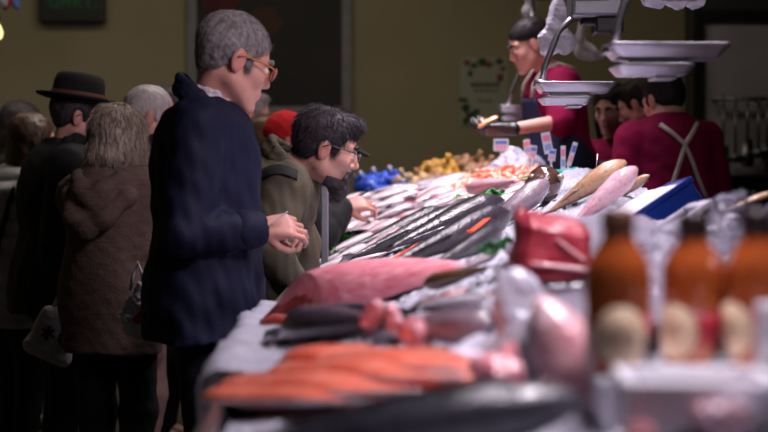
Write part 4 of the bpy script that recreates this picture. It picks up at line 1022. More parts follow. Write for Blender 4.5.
# j) black fish across the slope
bl = [((522, 226), (376, 292)), ((516, 213), (358, 282)), ((482, 219), (342, 276)), ((452, 222), (340, 268)), ((505, 244), (430, 284))]
for i, (a, b_) in enumerate(bl):
    fish('hake', 'black', 'black_fish', 'long glossy black fish across the slope, %s of five counted from the tuna loin' % ordinal(i), a, b_, roll=R((-16, 6, -20, 2, -10)[i]), lift=.004 + .008 * (i % 2), group='black fish across the slope', bend=(.03, -.02, .02, .03, .0)[i])
ORG = mat('orange_plastic', (240, 84, 40), rough=.35, coat=.4)
for i, (a, b_) in enumerate((((388, 282), (420, 268)), ((470, 252), (492, 238)))):
    p, q = hit(*a), hit(*b_); p.z += .05; q.z += .062; p.y -= .05; q.y -= .05; bm = bmesh.new(); m_ = p.lerp(q, .5); m_.z += .006
    x = (q - p); L = x.length; x.normalize(); y = Vector((0, 0, 1)).cross(x).normalized(); zz = x.cross(y); M4 = Matrix((x, y, zz)).transposed()
    bx(bm, (0, 0, 0), (L, .014, .004), M4); bx(bm, -x * L * .5, (.012, .022, .006), M4)
    o = from_bm('plastic_strip', bm, ORG, None, False, bevel=.0015); o.location = m_
    tag(o, ('orange plastic divider strip low between the black fish near the tuna loin', 'orange plastic divider strip high between the heads of the black fish')[i], 'strip')
# k, l) pale and silver fish further up the counter; (head), (tail), kind, colour, name
far = [((336, 274), (412, 244), 'flat', 'white', 'turbot', 'broad white flatfish nearest the bearded man'), ((352, 256), (424, 232), 'flat', 'white', 'turbot', 'broad white flatfish just beyond the first one'),
 ((398, 252), (452, 226), 'slim', 'silver', 'silver_fish', 'silver fish wedged between flatfish and black fish'), ((400, 243), (470, 214), 'slim', 'pinksilver', 'silver_fish', 'pinkish silver fish lying along the row of black fish'),
 ((412, 236), (462, 212), 'bream', 'silver', 'sea_bream', 'silver sea bream left of the green garnish'), ((372, 240), (408, 226), 'bream', 'red', 'red_bream', 'small red fish among the white flatfish'),
 ((352, 234), (402, 224), 'bream', 'white', 'pale_fish', 'pale fish near the edge in front of the phone'), ((398, 226), (440, 212), 'bream', 'pinksilver', 'sea_bream', 'pink sea bream in the middle of the far rows'),
 ((422, 226), (468, 200), 'ribbon', 'silver', 'ribbon_fish', 'long silver ribbon fish curving up the slope, nearer one'), ((404, 220), (458, 196), 'ribbon', 'grey', 'ribbon_fish', 'long grey ribbon fish curving up the slope, further one'),
 ((452, 226), (478, 204), 'slim', 'grey', 'grey_fish', 'dark grey fish leaning against the lettuce garnish'),
 ((350, 224), (392, 216), 'bream', 'grey', 'grey_bream', 'grey bream at the customers edge near the hands'), ((358, 214), (402, 208), 'flat', 'pinksilver', 'pink_flatfish', 'pale pink flatfish at the left of the far tray'),
 ((392, 216), (438, 205), 'flat', 'pinksilver', 'pink_flatfish', 'pale pink flatfish in the middle of the far tray'), ((372, 226), (424, 216), 'slim', 'silver', 'silver_fish', 'thin silver fish in the middle of the far rows'),
 ((366, 206), (398, 201), 'bream', 'silver', 'sea_bream', 'silver sea bream at the left of the back row by the green tray'), ((398, 206), (428, 200), 'bream', 'pinksilver', 'sea_bream', 'pink sea bream in the middle of the back row by the green tray'),
 ((430, 206), (460, 196), 'bream', 'silver', 'sea_bream', 'silver sea bream at the right of the back row by the green tray'), ((436, 222), (476, 198), 'ribbon', 'silver', 'ribbon_fish', 'long silver ribbon fish furthest right, beside the garnish'),
 ((378, 254), (432, 238), 'slim', 'blueback', 'mackerel', 'blue-backed fish between white flatfish and black fish'), ((340, 246), (380, 238), 'slim', 'grey', 'grey_fish', 'grey fish at the front edge behind the parsley'),
 ((424, 240), (448, 224), 'slim', 'red', 'red_fish', 'slender red fish beside the black fish heads'), ((474, 196), (446, 206), 'bream', 'pinksilver', 'sea_bream', 'pink sea bream lying below the shrimp heap')]
for i, (a, b_, k, c_, n, lb) in enumerate(far):
    fish(k, c_, n, lb, a, b_, roll=R(random.uniform(-12, 12)), lift=.004 + .010 * (i % 3), flip=bool(i % 2) and k in ('bream', 'slim'))
# the many silver and pinkish fish shingled over the slope
rr = random.Random(21)
for j, y in enumerate(np.arange(5.35, 7.75, .17)):
    for i, x in enumerate(np.arange(-.20, .56 - .22 * sstep(6.6, 7.6, y), .20)):
        if x > .30 and 6.2 < y < 7.6: continue
        x0 = x + .07 * (j % 2) + rr.uniform(-.03, .03); y0 = y + rr.uniform(-.04, .04); k = rr.choice(('bream', 'slim', 'slim', 'bream', 'flat')); L = rr.uniform(.24, .31); a = R(rr.uniform(8, 50))
        mset = rr.choice(('silver', 'pinksilver', 'grey', 'silver', 'white', 'pinksilver')); dx, dy = math.cos(a) * L / 2, math.sin(a) * L / 2
        A = (x0 + dx, y0 + dy, bed(x0 + dx, y0 + dy)); B = (x0 - dx, y0 - dy, bed(x0 - dx, y0 - dy))
        fish(k, mset, {'bream': 'sea_bream', 'slim': 'silver_fish', 'flat': 'flatfish'}[k], {'silver': 'silver-grey', 'pinksilver': 'pinkish', 'grey': 'dark grey', 'white': 'whitish'}[mset] + {'bream': ' deep-bodied', 'slim': ' slender', 'flat': ' flat'}[k] + ' fish in the shingled rows on the far slope', A, B, roll=R(rr.uniform(-14, 10)), lift=.008 + .012 * ((i + j) % 2), group={'silver': 'silver', 'pinksilver': 'pinkish', 'grey': 'dark', 'white': 'white'}[mset] + {'bream': ' bream', 'slim': ' slender fish', 'flat': ' flatfish'}[k] + ' in the far rows')
for i, (px, py, qx, qy, k, mset, lb) in enumerate(((560, 262, 500, 292, 'slim', 'grey', 'dark grey fish between the brown fish and the tuna block'), (500, 262, 440, 286, 'hake', 'stripe', 'purple-grey fish below the black fish'), (470, 300, 404, 322, 'slim', 'red', 'reddish fish at the thin end of the tuna loin'),
   (300, 346, 262, 372, 'slim', 'silver', 'silver fish pointing along the front edge above the salmon tips'), (470, 336, 410, 344, 'slim', 'pinksilver', 'pink fish just behind the dark fish near the white bag'))):
    fish(k, mset, 'whole_fish', lb, (px, py), (qx, qy), lift=.008)
# t, u) pink shiny fish, dark round head, purple striped body
fish('hake', 'flesh', 'pink_fish', 'shiny pink skinned fish on the lettuce above the black fish', (470, 206), (528, 196), lift=.03, roll=R(5))
fish('grouper', 'stripe', 'grey_fish', 'thick purple-grey fish with its head up beside the golden fish', tuple(W(556, 188, 4.62)), tuple(W(474, 252, 4.5)), lift=-.01, roll=R(-15))
t = empty('monkfish', W(545, 205, 4.9)); t.location.z = bed(t.location.x, 4.9) + .02; tag(t, 'round glossy brown fish head in front of the golden fish', 'fish head')
bb = Blob(); bb.ell((0, 0, .05), (.056, .07, .06), .02); bb.ell((-.03, -.03, .03), (.04, .05, .04), .03); bb.cap((-.055, -.06, .025), (.03, -.07, .03), .008, .008, .01, True)
link('head', bb.mesh('head', .004, disp=lambda Q: .003 * nz(Q, .02, 2)), mat('brown_glossy_skin', (74, 50, 44), rough=.15, var=.5, vscale=25, coat=1), t)
for g in (-1, 1):
    bm = bmesh.new(); bmesh.ops.create_uvsphere(bm, u_segments=12, v_segments=8, radius=.012); bmesh.ops.translate(bm, verts=bm.verts, vec=(g * .046, -.04, .07)); from_bm('eye', bm, FEYE, t)
# v) the big golden fish and their neighbours, propped on the ice tub
Q = lambda px, py, d, z=0: tuple(W(px, py, d) + Vector((0, 0, z)))
fish('grouper', 'brown', 'golden_fish', 'big golden brown fish sloping up to the right, left of the skinned fish', Q(632, 162, 4.35, -.025), Q(546, 222, 4.4, -.015), roll=R(-18), bend=.03)
fish('grouper', 'flesh', 'skinned_fish', 'big pale pink skinned fish lying on the white ice slab', Q(645, 160, 4.15, -.045), Q(566, 240, 4.15, -.02), roll=R(-10))
fish('slim', 'brown', 'brown_fish', 'thin brown fish behind the head of the skinned fish', Q(652, 170, 4.45, -.03), Q(598, 204, 4.6, -.03))
# w) blue tub full of ice, tilted, and the grey box beside it
def frame_box(name, p, ex, ey, ez, size, wall, m, label, cat, lipm=None):
    """open tub with walls of real thickness; ex,ey,ez its axes; p the middle of its floor"""
    t = empty(name, p); tag(t, label, cat)
    M4 = Matrix((Vector(ex), Vector(ey), Vector(ez))).transposed().to_4x4(); t.matrix_basis = Matrix.Translation(p) @ M4
    a, b_, c_ = size; bm = bmesh.new(); bx(bm, (0, 0, wall / 2), (a, b_, wall))
    for g in (-1, 1): bx(bm, (g * (a / 2 - wall / 2), 0, c_ / 2), (wall, b_, c_)); bx(bm, (0, g * (b_ / 2 - wall / 2), c_ / 2), (a - 2 * wall, wall, c_))
    from_bm('shell', bm, m, t, False, bevel=.004)
    bm = bmesh.new()
    for g in (-1, 1): bx(bm, (g * a / 2, 0, c_ - .008), (.012, b_ + .012, .016)); bx(bm, (0, g * b_ / 2, c_ - .008), (a, .012, .016))
    from_bm('rim', bm, lipm or m, t, False, bevel=.003)
    return t
BLUE = mat('blue_plastic', (22, 52, 140), rough=.3, var=.08)
c0 = W(632, 236, 3.95); ey = Vector((.25, .35, .0)).normalized(); ex_ = Vector((.30, -.10, .0))
# the tub's long axis climbs to the right like the counter
ex = (W(684, 180, 3.95) - W(560, 262, 3.95)).normalized(); ey = (Vector((0.1, 1, 0)) - ex * ex.dot(Vector((0.1, 1, 0)))).normalized(); ez = ex.cross(ey)
mid = (W(684, 180, 3.95) + W(560, 262, 3.95)) / 2 + ey * .17 - ez * .15
tub = frame_box('blue_tub', mid, ex, ey, ez, (.42, .36, .15), .008, BLUE, 'blue plastic tub heaped with white ice, right of the golden fish', 'tub')
bm = bmesh.new(); n_ = 26; vs = {}
for i in range(n_):
    for j in range(n_):
        u, v = i / (n_ - 1) * 2 - 1, j / (n_ - 1) * 2 - 1
        hgt = .135 + .035 * (1 - u ** 4) * (1 - v ** 4) + random.uniform(-.003, .003) + .004 * math.sin(u * 9 + v * 7)
        vs[i, j] = bm.verts.new((u * .20, v * .17, hgt))
for i in range(n_ - 1):
    for j in range(n_ - 1): bm.faces.new((vs[i, j], vs[i + 1, j], vs[i + 1, j + 1], vs[i, j + 1]))
r_ = bmesh.ops.extrude_face_region(bm, geom=bm.faces[:]); bmesh.ops.translate(bm, verts=[v for v in r_['geom'] if isinstance(v, bmesh.types.BMVert)], vec=(0, 0, -.03))
SNOW = mat('ice_slab', (238, 236, 244), rough=.4, var=.04, bump=.5, bscale=130)
o = from_bm('ice_slab', bm, SNOW, None, False); o.matrix_basis = tub.matrix_basis.copy(); tag(o, 'smooth slab of white ice heaped in the blue tub', 'ice', kind='stuff')
GREYB = mat('grey_foam', (176, 172, 186), rough=.55, var=.06)
ex2 = (W(712, 198, 3.4) - W(640, 246, 3.4)).normalized(); ey2 = (Vector((.1, 1, 0)) - ex2 * ex2.dot(Vector((.1, 1, 0)))).normalized(); ez2 = ex2.cross(ey2)
mid2 = (W(704, 203, 3.4) + W(616, 263, 3.4)) / 2 + ey2 * .14 - ez2 * .10
gb = frame_box('foam_box', mid2, ex2, ey2, ez2, (.27, .26, .10), .02, GREYB, 'grey-white foam box tilted below the blue tub', 'box')
LINER = mat('grey_liner', (122, 116, 130), rough=.4, var=.15, vscale=9, bump=.2, bscale=40)
A = [[(x, y, bed(x, y) + .028 + .004 * ((i * 3 + j * 5) % 4)) for j, x in enumerate(np.linspace(.26, xr(y) - .03, 5))] for i, y in enumerate((2.15, 2.45, 2.75, 3.05, 3.3))]
sheet('darkening_liner', A, LINER, 'grey liner added to darken the ice behind the sauce bottles', 'liner', th=.003, noise=.007, nsc=.06)  # made-up sheet that tones down the bright ice here
# x) crumpled clear bags on the right
FILM = film_mat('clear_film', (150, 146, 166), .12, .1)
pr = [(0, 0, .02, .09, .10, .05), (.06, .05, .06, .05, .06, .05), (-.07, -.05, .03, .06, .07, .045), (.09, .12, .10, .04, .05, .04)]
put(bag('plastic_bag', W(700, 250, 2.9) + Vector((0, 0, -.03)), pr, FILM, 'crumpled clear plastic bag between the first and second bottles', 'bag', 2, .02))
put(bag('plastic_bag', W(752, 262, 2.7) + Vector((0, 0, -.03)), pr, FILM, 'crumpled clear plastic bag between the second and third bottles', 'bag', 12, .02))
put(bag('plastic_bag', W(650, 300, 2.5), [(0, 0, .0, .05, .08, .06), (.02, .03, .06, .03, .03, .03)], FILM, 'crumpled clear plastic bag low behind the first bottle', 'bag', 22, .016))
put(bag('plastic_bag', W(742, 420, 1.5), [(0, 0, .0, .03, .03, .025), (.03, .02, .02, .025, .03, .025), (-.03, .0, .0, .02, .02, .015)], FILM, 'crumpled clear plastic film over the pink pieces at the bottom right', 'bag', 52, .010))
fish('slim', 'brown', 'brown_fish', 'brown and pink fish tail lying behind the third bottle', Q(776, 196, 3.5), Q(722, 216, 3.5))
# bottles
ORJ = mat('orange_sauce', (158, 76, 34), rough=.12, var=.18, vscale=25, coat=1.0, sss=.0); CAPM = mat('brown_cap', (104, 66, 52), rough=.35, var=.15); LABC = mat('cream_label', (206, 180, 150), rough=.55, var=.05); LABR = mat('red_label', (152, 30, 46), rough=.5, var=.08); LABI = mat('label_ink', (120, 80, 60), rough=.6)
DARKC = mat('dark_cap', (40, 26, 26), rough=.3)
def bottle(px, d, capm, label, rz, ybot=372):
    p = W(px, ybot, d); t = empty('sauce_bottle', p, rz); tag(t, label, 'bottle', 'bottles at the front right')
    Rb = .0405; s = 1.0
    bm = bmesh.new(); lathe(bm, [(.02, .002), (Rb - .004, .0), (Rb, .005), (Rb, .112), (Rb * .97, .124), (Rb * .88, .135), (Rb * .74, .145), (Rb * .58, .154), (.0195, .162), (.0185, .168), (.0185, .175), (.008, .176)], 40); from_bm('glass', bm, ORJ, t)
    bm = bmesh.new(); lathe(bm, [(.0192, .166), (.020, .168), (.020, .193), (.0185, .196), (.006, .197)], 32)
    for k in range(24):
        a = k / 24 * 6.283; bx(bm, (.020 * math.cos(a), .020 * math.sin(a), .181), (.0012, .0012, .02), Matrix.Rotation(a, 3, 'Z'))
    from_bm('cap', bm, capm, t)
    def curved(name, a0, a1, z0, z1, m, rr, shape='rect'):
        bm = bmesh.new(); A = []; n = 26
        for i in range(n + 1):
            u = i / n; a = a0 + (a1 - a0) * u
            if shape == 'round': hh = math.sqrt(max(0, 1 - (2 * u - 1) ** 2)) * (z1 - z0) / 2 + .0003; zc = (z0 + z1) / 2; lo, hi = zc - hh, zc + hh
            else: lo, hi = z0, z1
            A.append([bm.verts.new((r * math.cos(a), r * math.sin(a), z)) for r, z in ((rr, lo), (rr, hi), (rr - .001, hi), (rr - .001, lo))])
        for q, w_ in zip(A, A[1:]):
            for k in range(4): bm.faces.new((q[k], q[(k + 1) % 4], w_[(k + 1) % 4], w_[k]))
        bm.faces.new(A[0]); bm.faces.new(A[-1][::-1]); return from_bm(name, bm, m, t, True)
    curved('red_label', R(-60), R(95), .03, .072, LABR, Rb + .0008)
    cl = curved('round_label', R(-140), R(-46), .012, .082, LABC, Rb + .0016, 'round')
    bm = bmesh.new()
    for k, (zz, wd) in enumerate(((.06, .020), (.052, .03), (.044, .034), (.036, .028))):
        a = R(-93); n = 9
        for j in range(n):
            aa = a + (j - n / 2 + .5) * wd / Rb / n; bx(bm, ((Rb + .0019) * math.cos(aa), (Rb + .0019) * math.sin(aa), zz), (.0008, wd / n * .7, .0022), Matrix.Rotation(aa, 3, 'Z'))
    from_bm('lettering', bm, LABI, cl, False)
    return t
bottle(618, 1.80, CAPM, 'orange sauce bottle with a brown cap, leftmost of three', R(0))
bottle(694, 1.92, DARKC, 'orange sauce bottle with a dark cap, middle of three', R(-48), 366)
bottle(757, 1.88, DARKC, 'orange sauce bottle at the right edge, rightmost of three', R(-62), 366)
# bottles stand on a white foam crate lid; white box in front
def low_box(name, c, size, m, label, cat, rz=0, wall=.012):
    t = empty(name, c, rz); tag(t, label, cat); a, b_, h = size; bm = bmesh.new(); bx(bm, (0, 0, wall / 2), (a, b_, wall))
    for g in (-1, 1): bx(bm, (g * (a / 2 - wall / 2), 0, h / 2), (wall, b_, h)); bx(bm, (0, g * (b_ / 2 - wall / 2), h / 2), (a - 2 * wall, wall, h))
    from_bm('tray', bm, m, t, False, bevel=.004); return t
pz = W(618, 372, 1.80).z; bz = bed(.3, 1.84)
tq = low_box('foam_tray', Vector((.425, 1.86, pz - .064)), (.34, .22, .055), FOAM, 'white foam tray under the three bottles', 'tray')
bm = bmesh.new(); bx(bm, (0, 0, .058), (.348, .228, .007)); from_bm('lid', bm, FOAM, tq, False, bevel=.002)
wb = low_box('white_box', Vector((.335, 1.60, W(676, 440, 1.55).z)), (.165, .14, .062), FOAM, 'white foam box in front of the bottles', 'box', R(-3))
low_box('white_box', Vector((.446, 1.62, W(676, 440, 1.55).z + .002)), (.05, .14, .13), FOAM, 'tall white box at the right edge below the third bottle', 'box', R(0), wall=.006)
for i, (px, dd) in enumerate(((652, 1.70), (722, 1.70))):
    p = W(px, 394, dd); t = empty('price_card', p); tag(t, ('small white price card between first and second bottles', 'small white price card between second and third bottles')[i], 'price card')
    bm = bmesh.new(); bx(bm, (0, 0, .018), (.021, .002, .05)); from_bm('card', bm, CARD, t, False)
    bm = bmesh.new(); bx(bm, (0, .003, .02), (.006, .004, .09)); bx(bm, (0, .0025, .052), (.012, .007, .022)); from_bm('clip', bm, BLACKP, t, False, bevel=.001)
for i, (px, py, d, c_, lb) in enumerate(((724, 412, 1.52, PALEM, 'pale pink fish piece at the bottom right, left one'), (752, 400, 1.6, PALEM, 'pale pink fish piece at the bottom right, right one'), (640, 420, 1.6, PINKM, 'small red fish piece at the bottom in front of the white box'))):
    if i == 2: d = 1.50
    lump('fish_piece', 'flesh', W(px, py + 24, d), (.026, .022, .020) if i < 2 else (.018, .015, .014), c_, lb, 'fish piece', (.2, .3, .3))
# m) green garnish: individual sprigs with leaves as one mesh each
LEAF = mat('parsley_green', (66, 132, 74), rough=.5, var=.35, vscale=40); LEAF2 = mat('lettuce_green', (120, 190, 120), rough=.5, var=.3, vscale=30)
def sprig(name, p, r, n, m, label, cat, seed):
    rr = random.Random(seed); bm = bmesh.new()
    for k in range(n):
        a = rr.uniform(0, 6.283); el = rr.uniform(.1, 1.2); L = r * rr.uniform(.6, 1.1); dv = Vector((math.cos(a) * math.cos(el), math.sin(a) * math.cos(el), math.sin(el) * .7))
        tip = dv * L; tube(bm, [(0, 0, 0), tip * .6 + Vector((0, 0, .004)), tip], [.0018, .0014, .001], 5)
        for q in range(4):
            c = tip * (.55 + .15 * q); s_ = r * .16 * rr.uniform(.7, 1.3); Mx = Matrix.Translation(c) @ Euler((rr.uniform(-.8, .8), rr.uniform(-.8, .8), rr.uniform(0, 6))).to_matrix().to_4x4()
            pts = [(s_ * (1 + .28 * math.cos(5 * t_)) * math.cos(t_), s_ * (1 + .28 * math.cos(5 * t_)) * math.sin(t_)) for t_ in np.linspace(0, 6.283, 13)[:-1]]
            prism(bm, pts, .0014, Mx)
    o = from_bm(name, bm, m, None, False); o.location = p; tag(o, label, cat, 'green garnish'); return o
gs = [(342, 250, .07, LEAF, 'parsley_sprig', 'bright green parsley at the front edge beside the grey fish'), (352, 264, .06, LEAF, 'parsley_sprig', 'parsley sprig at the front edge under the flatfish'), (336, 266, .06, LEAF, 'parsley_sprig', 'parsley sprig nearest the metal post'),
 (462, 214, .07, LEAF2, 'lettuce_leaf', 'pale lettuce leaf below the shiny pink fish, left'), (478, 220, .08, LEAF2, 'lettuce_leaf', 'pale lettuce leaf below the shiny pink fish, middle'), (496, 214, .07, LEAF, 'parsley_sprig', 'green sprig under the shiny pink fish, right'),
 (468, 228, .06, LEAF2, 'lettuce_leaf', 'lettuce leaf just above the black fish heads'), (496, 276, .05, LEAF, 'parsley_sprig', 'green sprig left of the big tuna block'), (350, 216, .05, LEAF2, 'lettuce_leaf', 'pale leaf at the far front edge by the phone'), (530, 192, .05, LEAF2, 'lettuce_leaf', 'green leaf behind the brown fish head')]
for i, (px, py, r, m, n, lb) in enumerate(gs):
    p = hit(px, py); p.z += .03 if i < 3 else .045; sprig(n, p, r, 12, m, lb, 'garnish', i)
# n) green grass tray at the far end
t = empty('green_tray', (.10, 8.25, bed(.1, 8.25) + .0)); tag(t, 'green plastic tray below the coloured nets at the far end', 'tray')
GT = mat('green_plastic', (24, 110, 74), rough=.5, var=.2)
bm = bmesh.new(); bx(bm, (0, 0, -.01), (.66, .42, .06), Matrix.Rotation(R(-9), 3, 'Y')); from_bm('base', bm, GT, t, False, bevel=.006)
bm = bmesh.new(); bx(bm, (0, -.21, -.005), (.68, .014, .075), Matrix.Rotation(R(-9), 3, 'Y')); from_bm('front', bm, GT, t, False, bevel=.004)
# o, p) nets of shellfish: blue nets, yellow-brown nets
BNET = mat('blue_net', (36, 78, 190), rough=.45, var=.5, vscale=50, bump=.6, bscale=120); WTIE = mat('white_tie', (190, 190, 215), rough=.5)
def netmat(name, c0, c1):
    return mat(name, c0, rough=.5, var=.55, vscale=60, bump=.9, bscale=90)
YNET = netmat('yellow_net', (176, 130, 44), 0); BRNET = netmat('brown_net', (128, 92, 58), 0); TNET = netmat('tan_net', (170, 140, 100), 0)
def shellbag(px, py, d, r, m, label, seed, cat='net bag', grp=None):
    p = W(px, py, d); t = empty('net_bag', p); tag(t, label, cat, grp); rr = random.Random(seed); bb = Blob()
    for k in range(34):
        a = rr.uniform(0, 6.283); z = rr.uniform(-.75, .9); q = math.sqrt(1 - z * z); c = Vector((q * math.cos(a) * r * .85, q * math.sin(a) * r * .85, z * r * .7))
        bb.ell(c, (r * .30, r * .24, r * .22), .012, np.array(Euler((rr.uniform(0, 3), rr.uniform(0, 3), rr.uniform(0, 3))).to_matrix()))
    bb.ell((0, 0, 0), (r * .85, r * .85, r * .68), .01)
    link('net', bb.mesh('net', r * .06), m, t)
    bm = bmesh.new(); dv = Vector((rr.uniform(-.5, .5), -.5, .6)).normalized(); tube(bm, [dv * r * .75, dv * r * 1.0, dv * r * 1.25 + Vector((0, 0, .01))], [r * .18, r * .09, r * .16], 8); from_bm('knot', bm, WTIE if m is BNET else m, t); return t
yb = [(440, 176, 8.75, .115, YNET, 'yellow net bag at the top of the shellfish stack'), (467, 170, 8.8, .11, BRNET, 'brown and yellow net bag at the top right of the stack'), (428, 186, 8.5, .10, BRNET, 'brown net bag in the lower row beside the pale one'),
      (452, 190, 8.5, .09, YNET, 'yellow net bag in the lower row below the stack top'), (412, 187, 8.45, .10, TNET, 'pale tan net bag at the left of the shellfish stack'), (484, 176, 8.4, .10, BRNET, 'brown net bag beside the pile of clear ice'), (472, 186, 8.3, .09, TNET, 'tan net bag low beside the shrimp heap')]
yb = [(a, b + 4, c, d * 1.12, e, f) for a, b, c, d, e, f in yb]
for i, (px, py, d, r, m, lb) in enumerate(yb): shellbag(px, py - 3, d, r, m, lb, i)
for i, (px, py, d, r, lb) in enumerate(((367, 185, 8.4, .075, 'blue net bag furthest left on the far end'), (380, 183, 8.55, .085, 'blue net bag second from the left on the far end'), (394, 181, 8.6, .08, 'blue net bag third from the left on the far end'), (403, 193, 8.35, .07, 'blue net bag beside the pale tan net'), (376, 193, 8.3, .06, 'small blue net bag low in front of the others'))):
    shellbag(px, py, d, r, BNET, lb, 20 + i)
# q) heap of shrimp
SHR = mat('shrimp_shell', (232, 148, 124), rough=.3, var=.25, vscale=40, coat=.5)
bb = Blob(); n = 9; pts = [(.04 * math.cos(a), .04 * math.sin(a), 0) for a in np.linspace(-.3, 3.6, n)]
bb.chain(pts, [.014, .0155, .015, .0145, .013, .012, .0105, .008, .006], .006)
sm = bb.mesh('body', .004, disp=lambda Q: .0016 * np.sin(np.arctan2(Q[:, 1], Q[:, 0]) * 22))
def make_shrimp():
    t = empty('shrimp'); link('body', sm, SHR, t); p = Vector(pts[-1]); bm = bmesh.new()
    for g in (-1, 0, 1): prism(bm, [(0, -.004), (.012, -.006), (.024, -.003), (.024, .003), (.012, .006), (0, .004)], .0015, Matrix.Translation(p) @ Matrix.Rotation(R(-120 + g * 25), 4, 'Z'))
    from_bm('tail_fan', bm, SHR, t, False)
    bm = bmesh.new(); h = Vector(pts[0])
    for g in (-1, 1): tube(bm, [h + Vector((0, 0, g * .004)), h + Vector((.01, -.03, g * .01)), h + Vector((-.01, -.07, g * .02))], .0009, 4)
    for k in range(1, 7):
        q = Vector(pts[k]) * .72; tube(bm, [q, q * .62 + Vector((0, 0, .004))], .0013, 4)
    from_bm('legs', bm, SHR, t, False); return t
def spread(proto, n, quad, layers, label, cat, grp, scale=1.0, base_lift=.0, seed=0, hump=.05):
    rr = random.Random(seed); A = [hit(*q) for q in quad]
    for k in range(n):
        u, v = rr.random(), rr.random(); p = A[0].lerp(A[1], u).lerp(A[3].lerp(A[2], u), v)
        o = proto if k == 0 else dup(proto); z = max(icez(p.x, p.y), bed(p.x, p.y)) + base_lift + rr.uniform(.0, 1) * hump * (1 - abs(2 * u - 1) ** 3) * (1 - abs(2 * v - 1) ** 3) + .012
        o.location = (p.x, p.y, z); o.rotation_euler = (rr.uniform(-.7, .7), rr.uniform(-.7, .7), rr.uniform(0, 6.28)); s = scale * rr.uniform(.85, 1.15); o.scale = (s, s, s); tag(o, label, cat, grp)
spread(make_shrimp(), 150, [(440, 198), (516, 192), (530, 182), (474, 184)], 3, 'orange pink shrimp in the heap before the woman vendor', 'shrimp', 'shrimp heaped before the woman vendor', .9, .0, 3, .05)
# ice in clear film at the back and price cards
put(bag('ice_bag', W(512, 172, 7.35), [(0, 0, .0, .10, .12, .09), (.09, .0, .02, .09, .1, .07), (-.08, -.05, -.03, .08, .08, .07), (.02, .05, .07, .06, .06, .05)], film_mat('ice_film', (190, 186, 206), .45, .15), 'large clear bag of ice under the vendor woman gloved hands', 'bag', 31, .016))
TEAL = mat('teal_plastic', (40, 170, 160), rough=.4)
bm = bmesh.new(); bx(bm, (0, 0, 0), (.075, .05, .02)); o = from_bm('teal_scoop', bm, TEAL, None, False, bevel=.006); o.location = W(556, 172, 6.0); bm = bmesh.new(); tube(bm, [(.03, 0, .005), (.09, .01, .015)], .007, 8); from_bm('handle', bm, TEAL, o); tag(o, 'small teal plastic scoop on the ice below the price cards', 'scoop')
PK = mat('pink_print', (226, 130, 160), rough=.6); BLP = mat('blue_print', (90, 120, 200), rough=.6)
def price(px, py, d, w_, h_, L, label, two=False, tilt=0, grp='price cards in the ice'):
    p = W(px, py, d); t = empty('price_card', p, R(random.uniform(-15, 15))); tag(t, label, 'price card', grp); t.rotation_euler.y = tilt
    bm = bmesh.new(); bx(bm, (0, 0, 0), (w_, .002, h_)); c = from_bm('card', bm, CARD, t, False)
    bm = bmesh.new(); bx(bm, (0, .003, -L / 2), (.006, .004, L + .02)); from_bm('stick', bm, WHITEP, t, False)
    bm = bmesh.new(); bx(bm, (0, -.0015, h_ * .22), (w_ * .8, .0012, h_ * .28)); from_bm('heading', bm, PK if not two else BLP, c, False)
    bm = bmesh.new()
    for k in range(3): bx(bm, ((k - 1) * w_ * .25, -.0015, -h_ * .2), (w_ * .16, .0012, h_ * .28))
    from_bm('figures', bm, BLP if not two else PK, c, False)
for i, (px, py, d, w_, h_, L, tl) in enumerate(((501, 145, 7.3, .075, .06, .10, 0), (527, 147, 6.9, .03, .07, .09, -.1), (533, 152, 6.8, .03, .06, .08, .1), (547, 143, 6.2, .038, .09, .13, -.2), (552, 155, 6.2, .03, .05, .06, .1), (563, 158, 6.1, .02, .10, .05, 0), (572, 154, 6.1, .02, .10, .06, .3))):
    price(px, py, d, w_, h_, L, 'white price card on a stick in the far ice, %s from the left' % ordinal(i), i % 2 == 0, tl)
for i, (px, py) in enumerate(((416, 192), (440, 190), (452, 204))):
    price(px, py, 8.0 if i < 2 else 7.4, .075, .06, .12, ('pink and blue price card before the pale tan net bag', 'pink and blue price card below the yellow net bags', 'pink and blue price card at the top of the fish rows')[i], False, 0)
bm = bmesh.new(); tube(bm, [(0, 0, -.06), (.012, 0, .04)], .0022, 6); o = from_bm('metal_skewer', bm, STEEL); o.location = W(594, 166, 5.0); tag(o, 'thin metal skewer standing in the ice behind the golden fish', 'skewer')
# upright post between the bearded man and the person in black
t = empty('guard_post', W(325, 262, 5.6)); t.location.x = -.222; t.location.z = bed(-.222, 5.6) - .02; tag(t, 'upright grey metal post at the counter edge behind the bearded man', 'post')
bm = bmesh.new(); bx(bm, (0, 0, .20), (.026, .026, .42)); from_bm('post', bm, mat('grey_post', (150, 150, 160), rough=.4, metal=.6), t, False, bevel=.003)
bm = bmesh.new(); bx(bm, (0, 0, .01), (.06, .06, .012)); bx(bm, (0, 0, .415), (.03, .03, .012)); from_bm('fitting', bm, STEELD, t, False, bevel=.003)
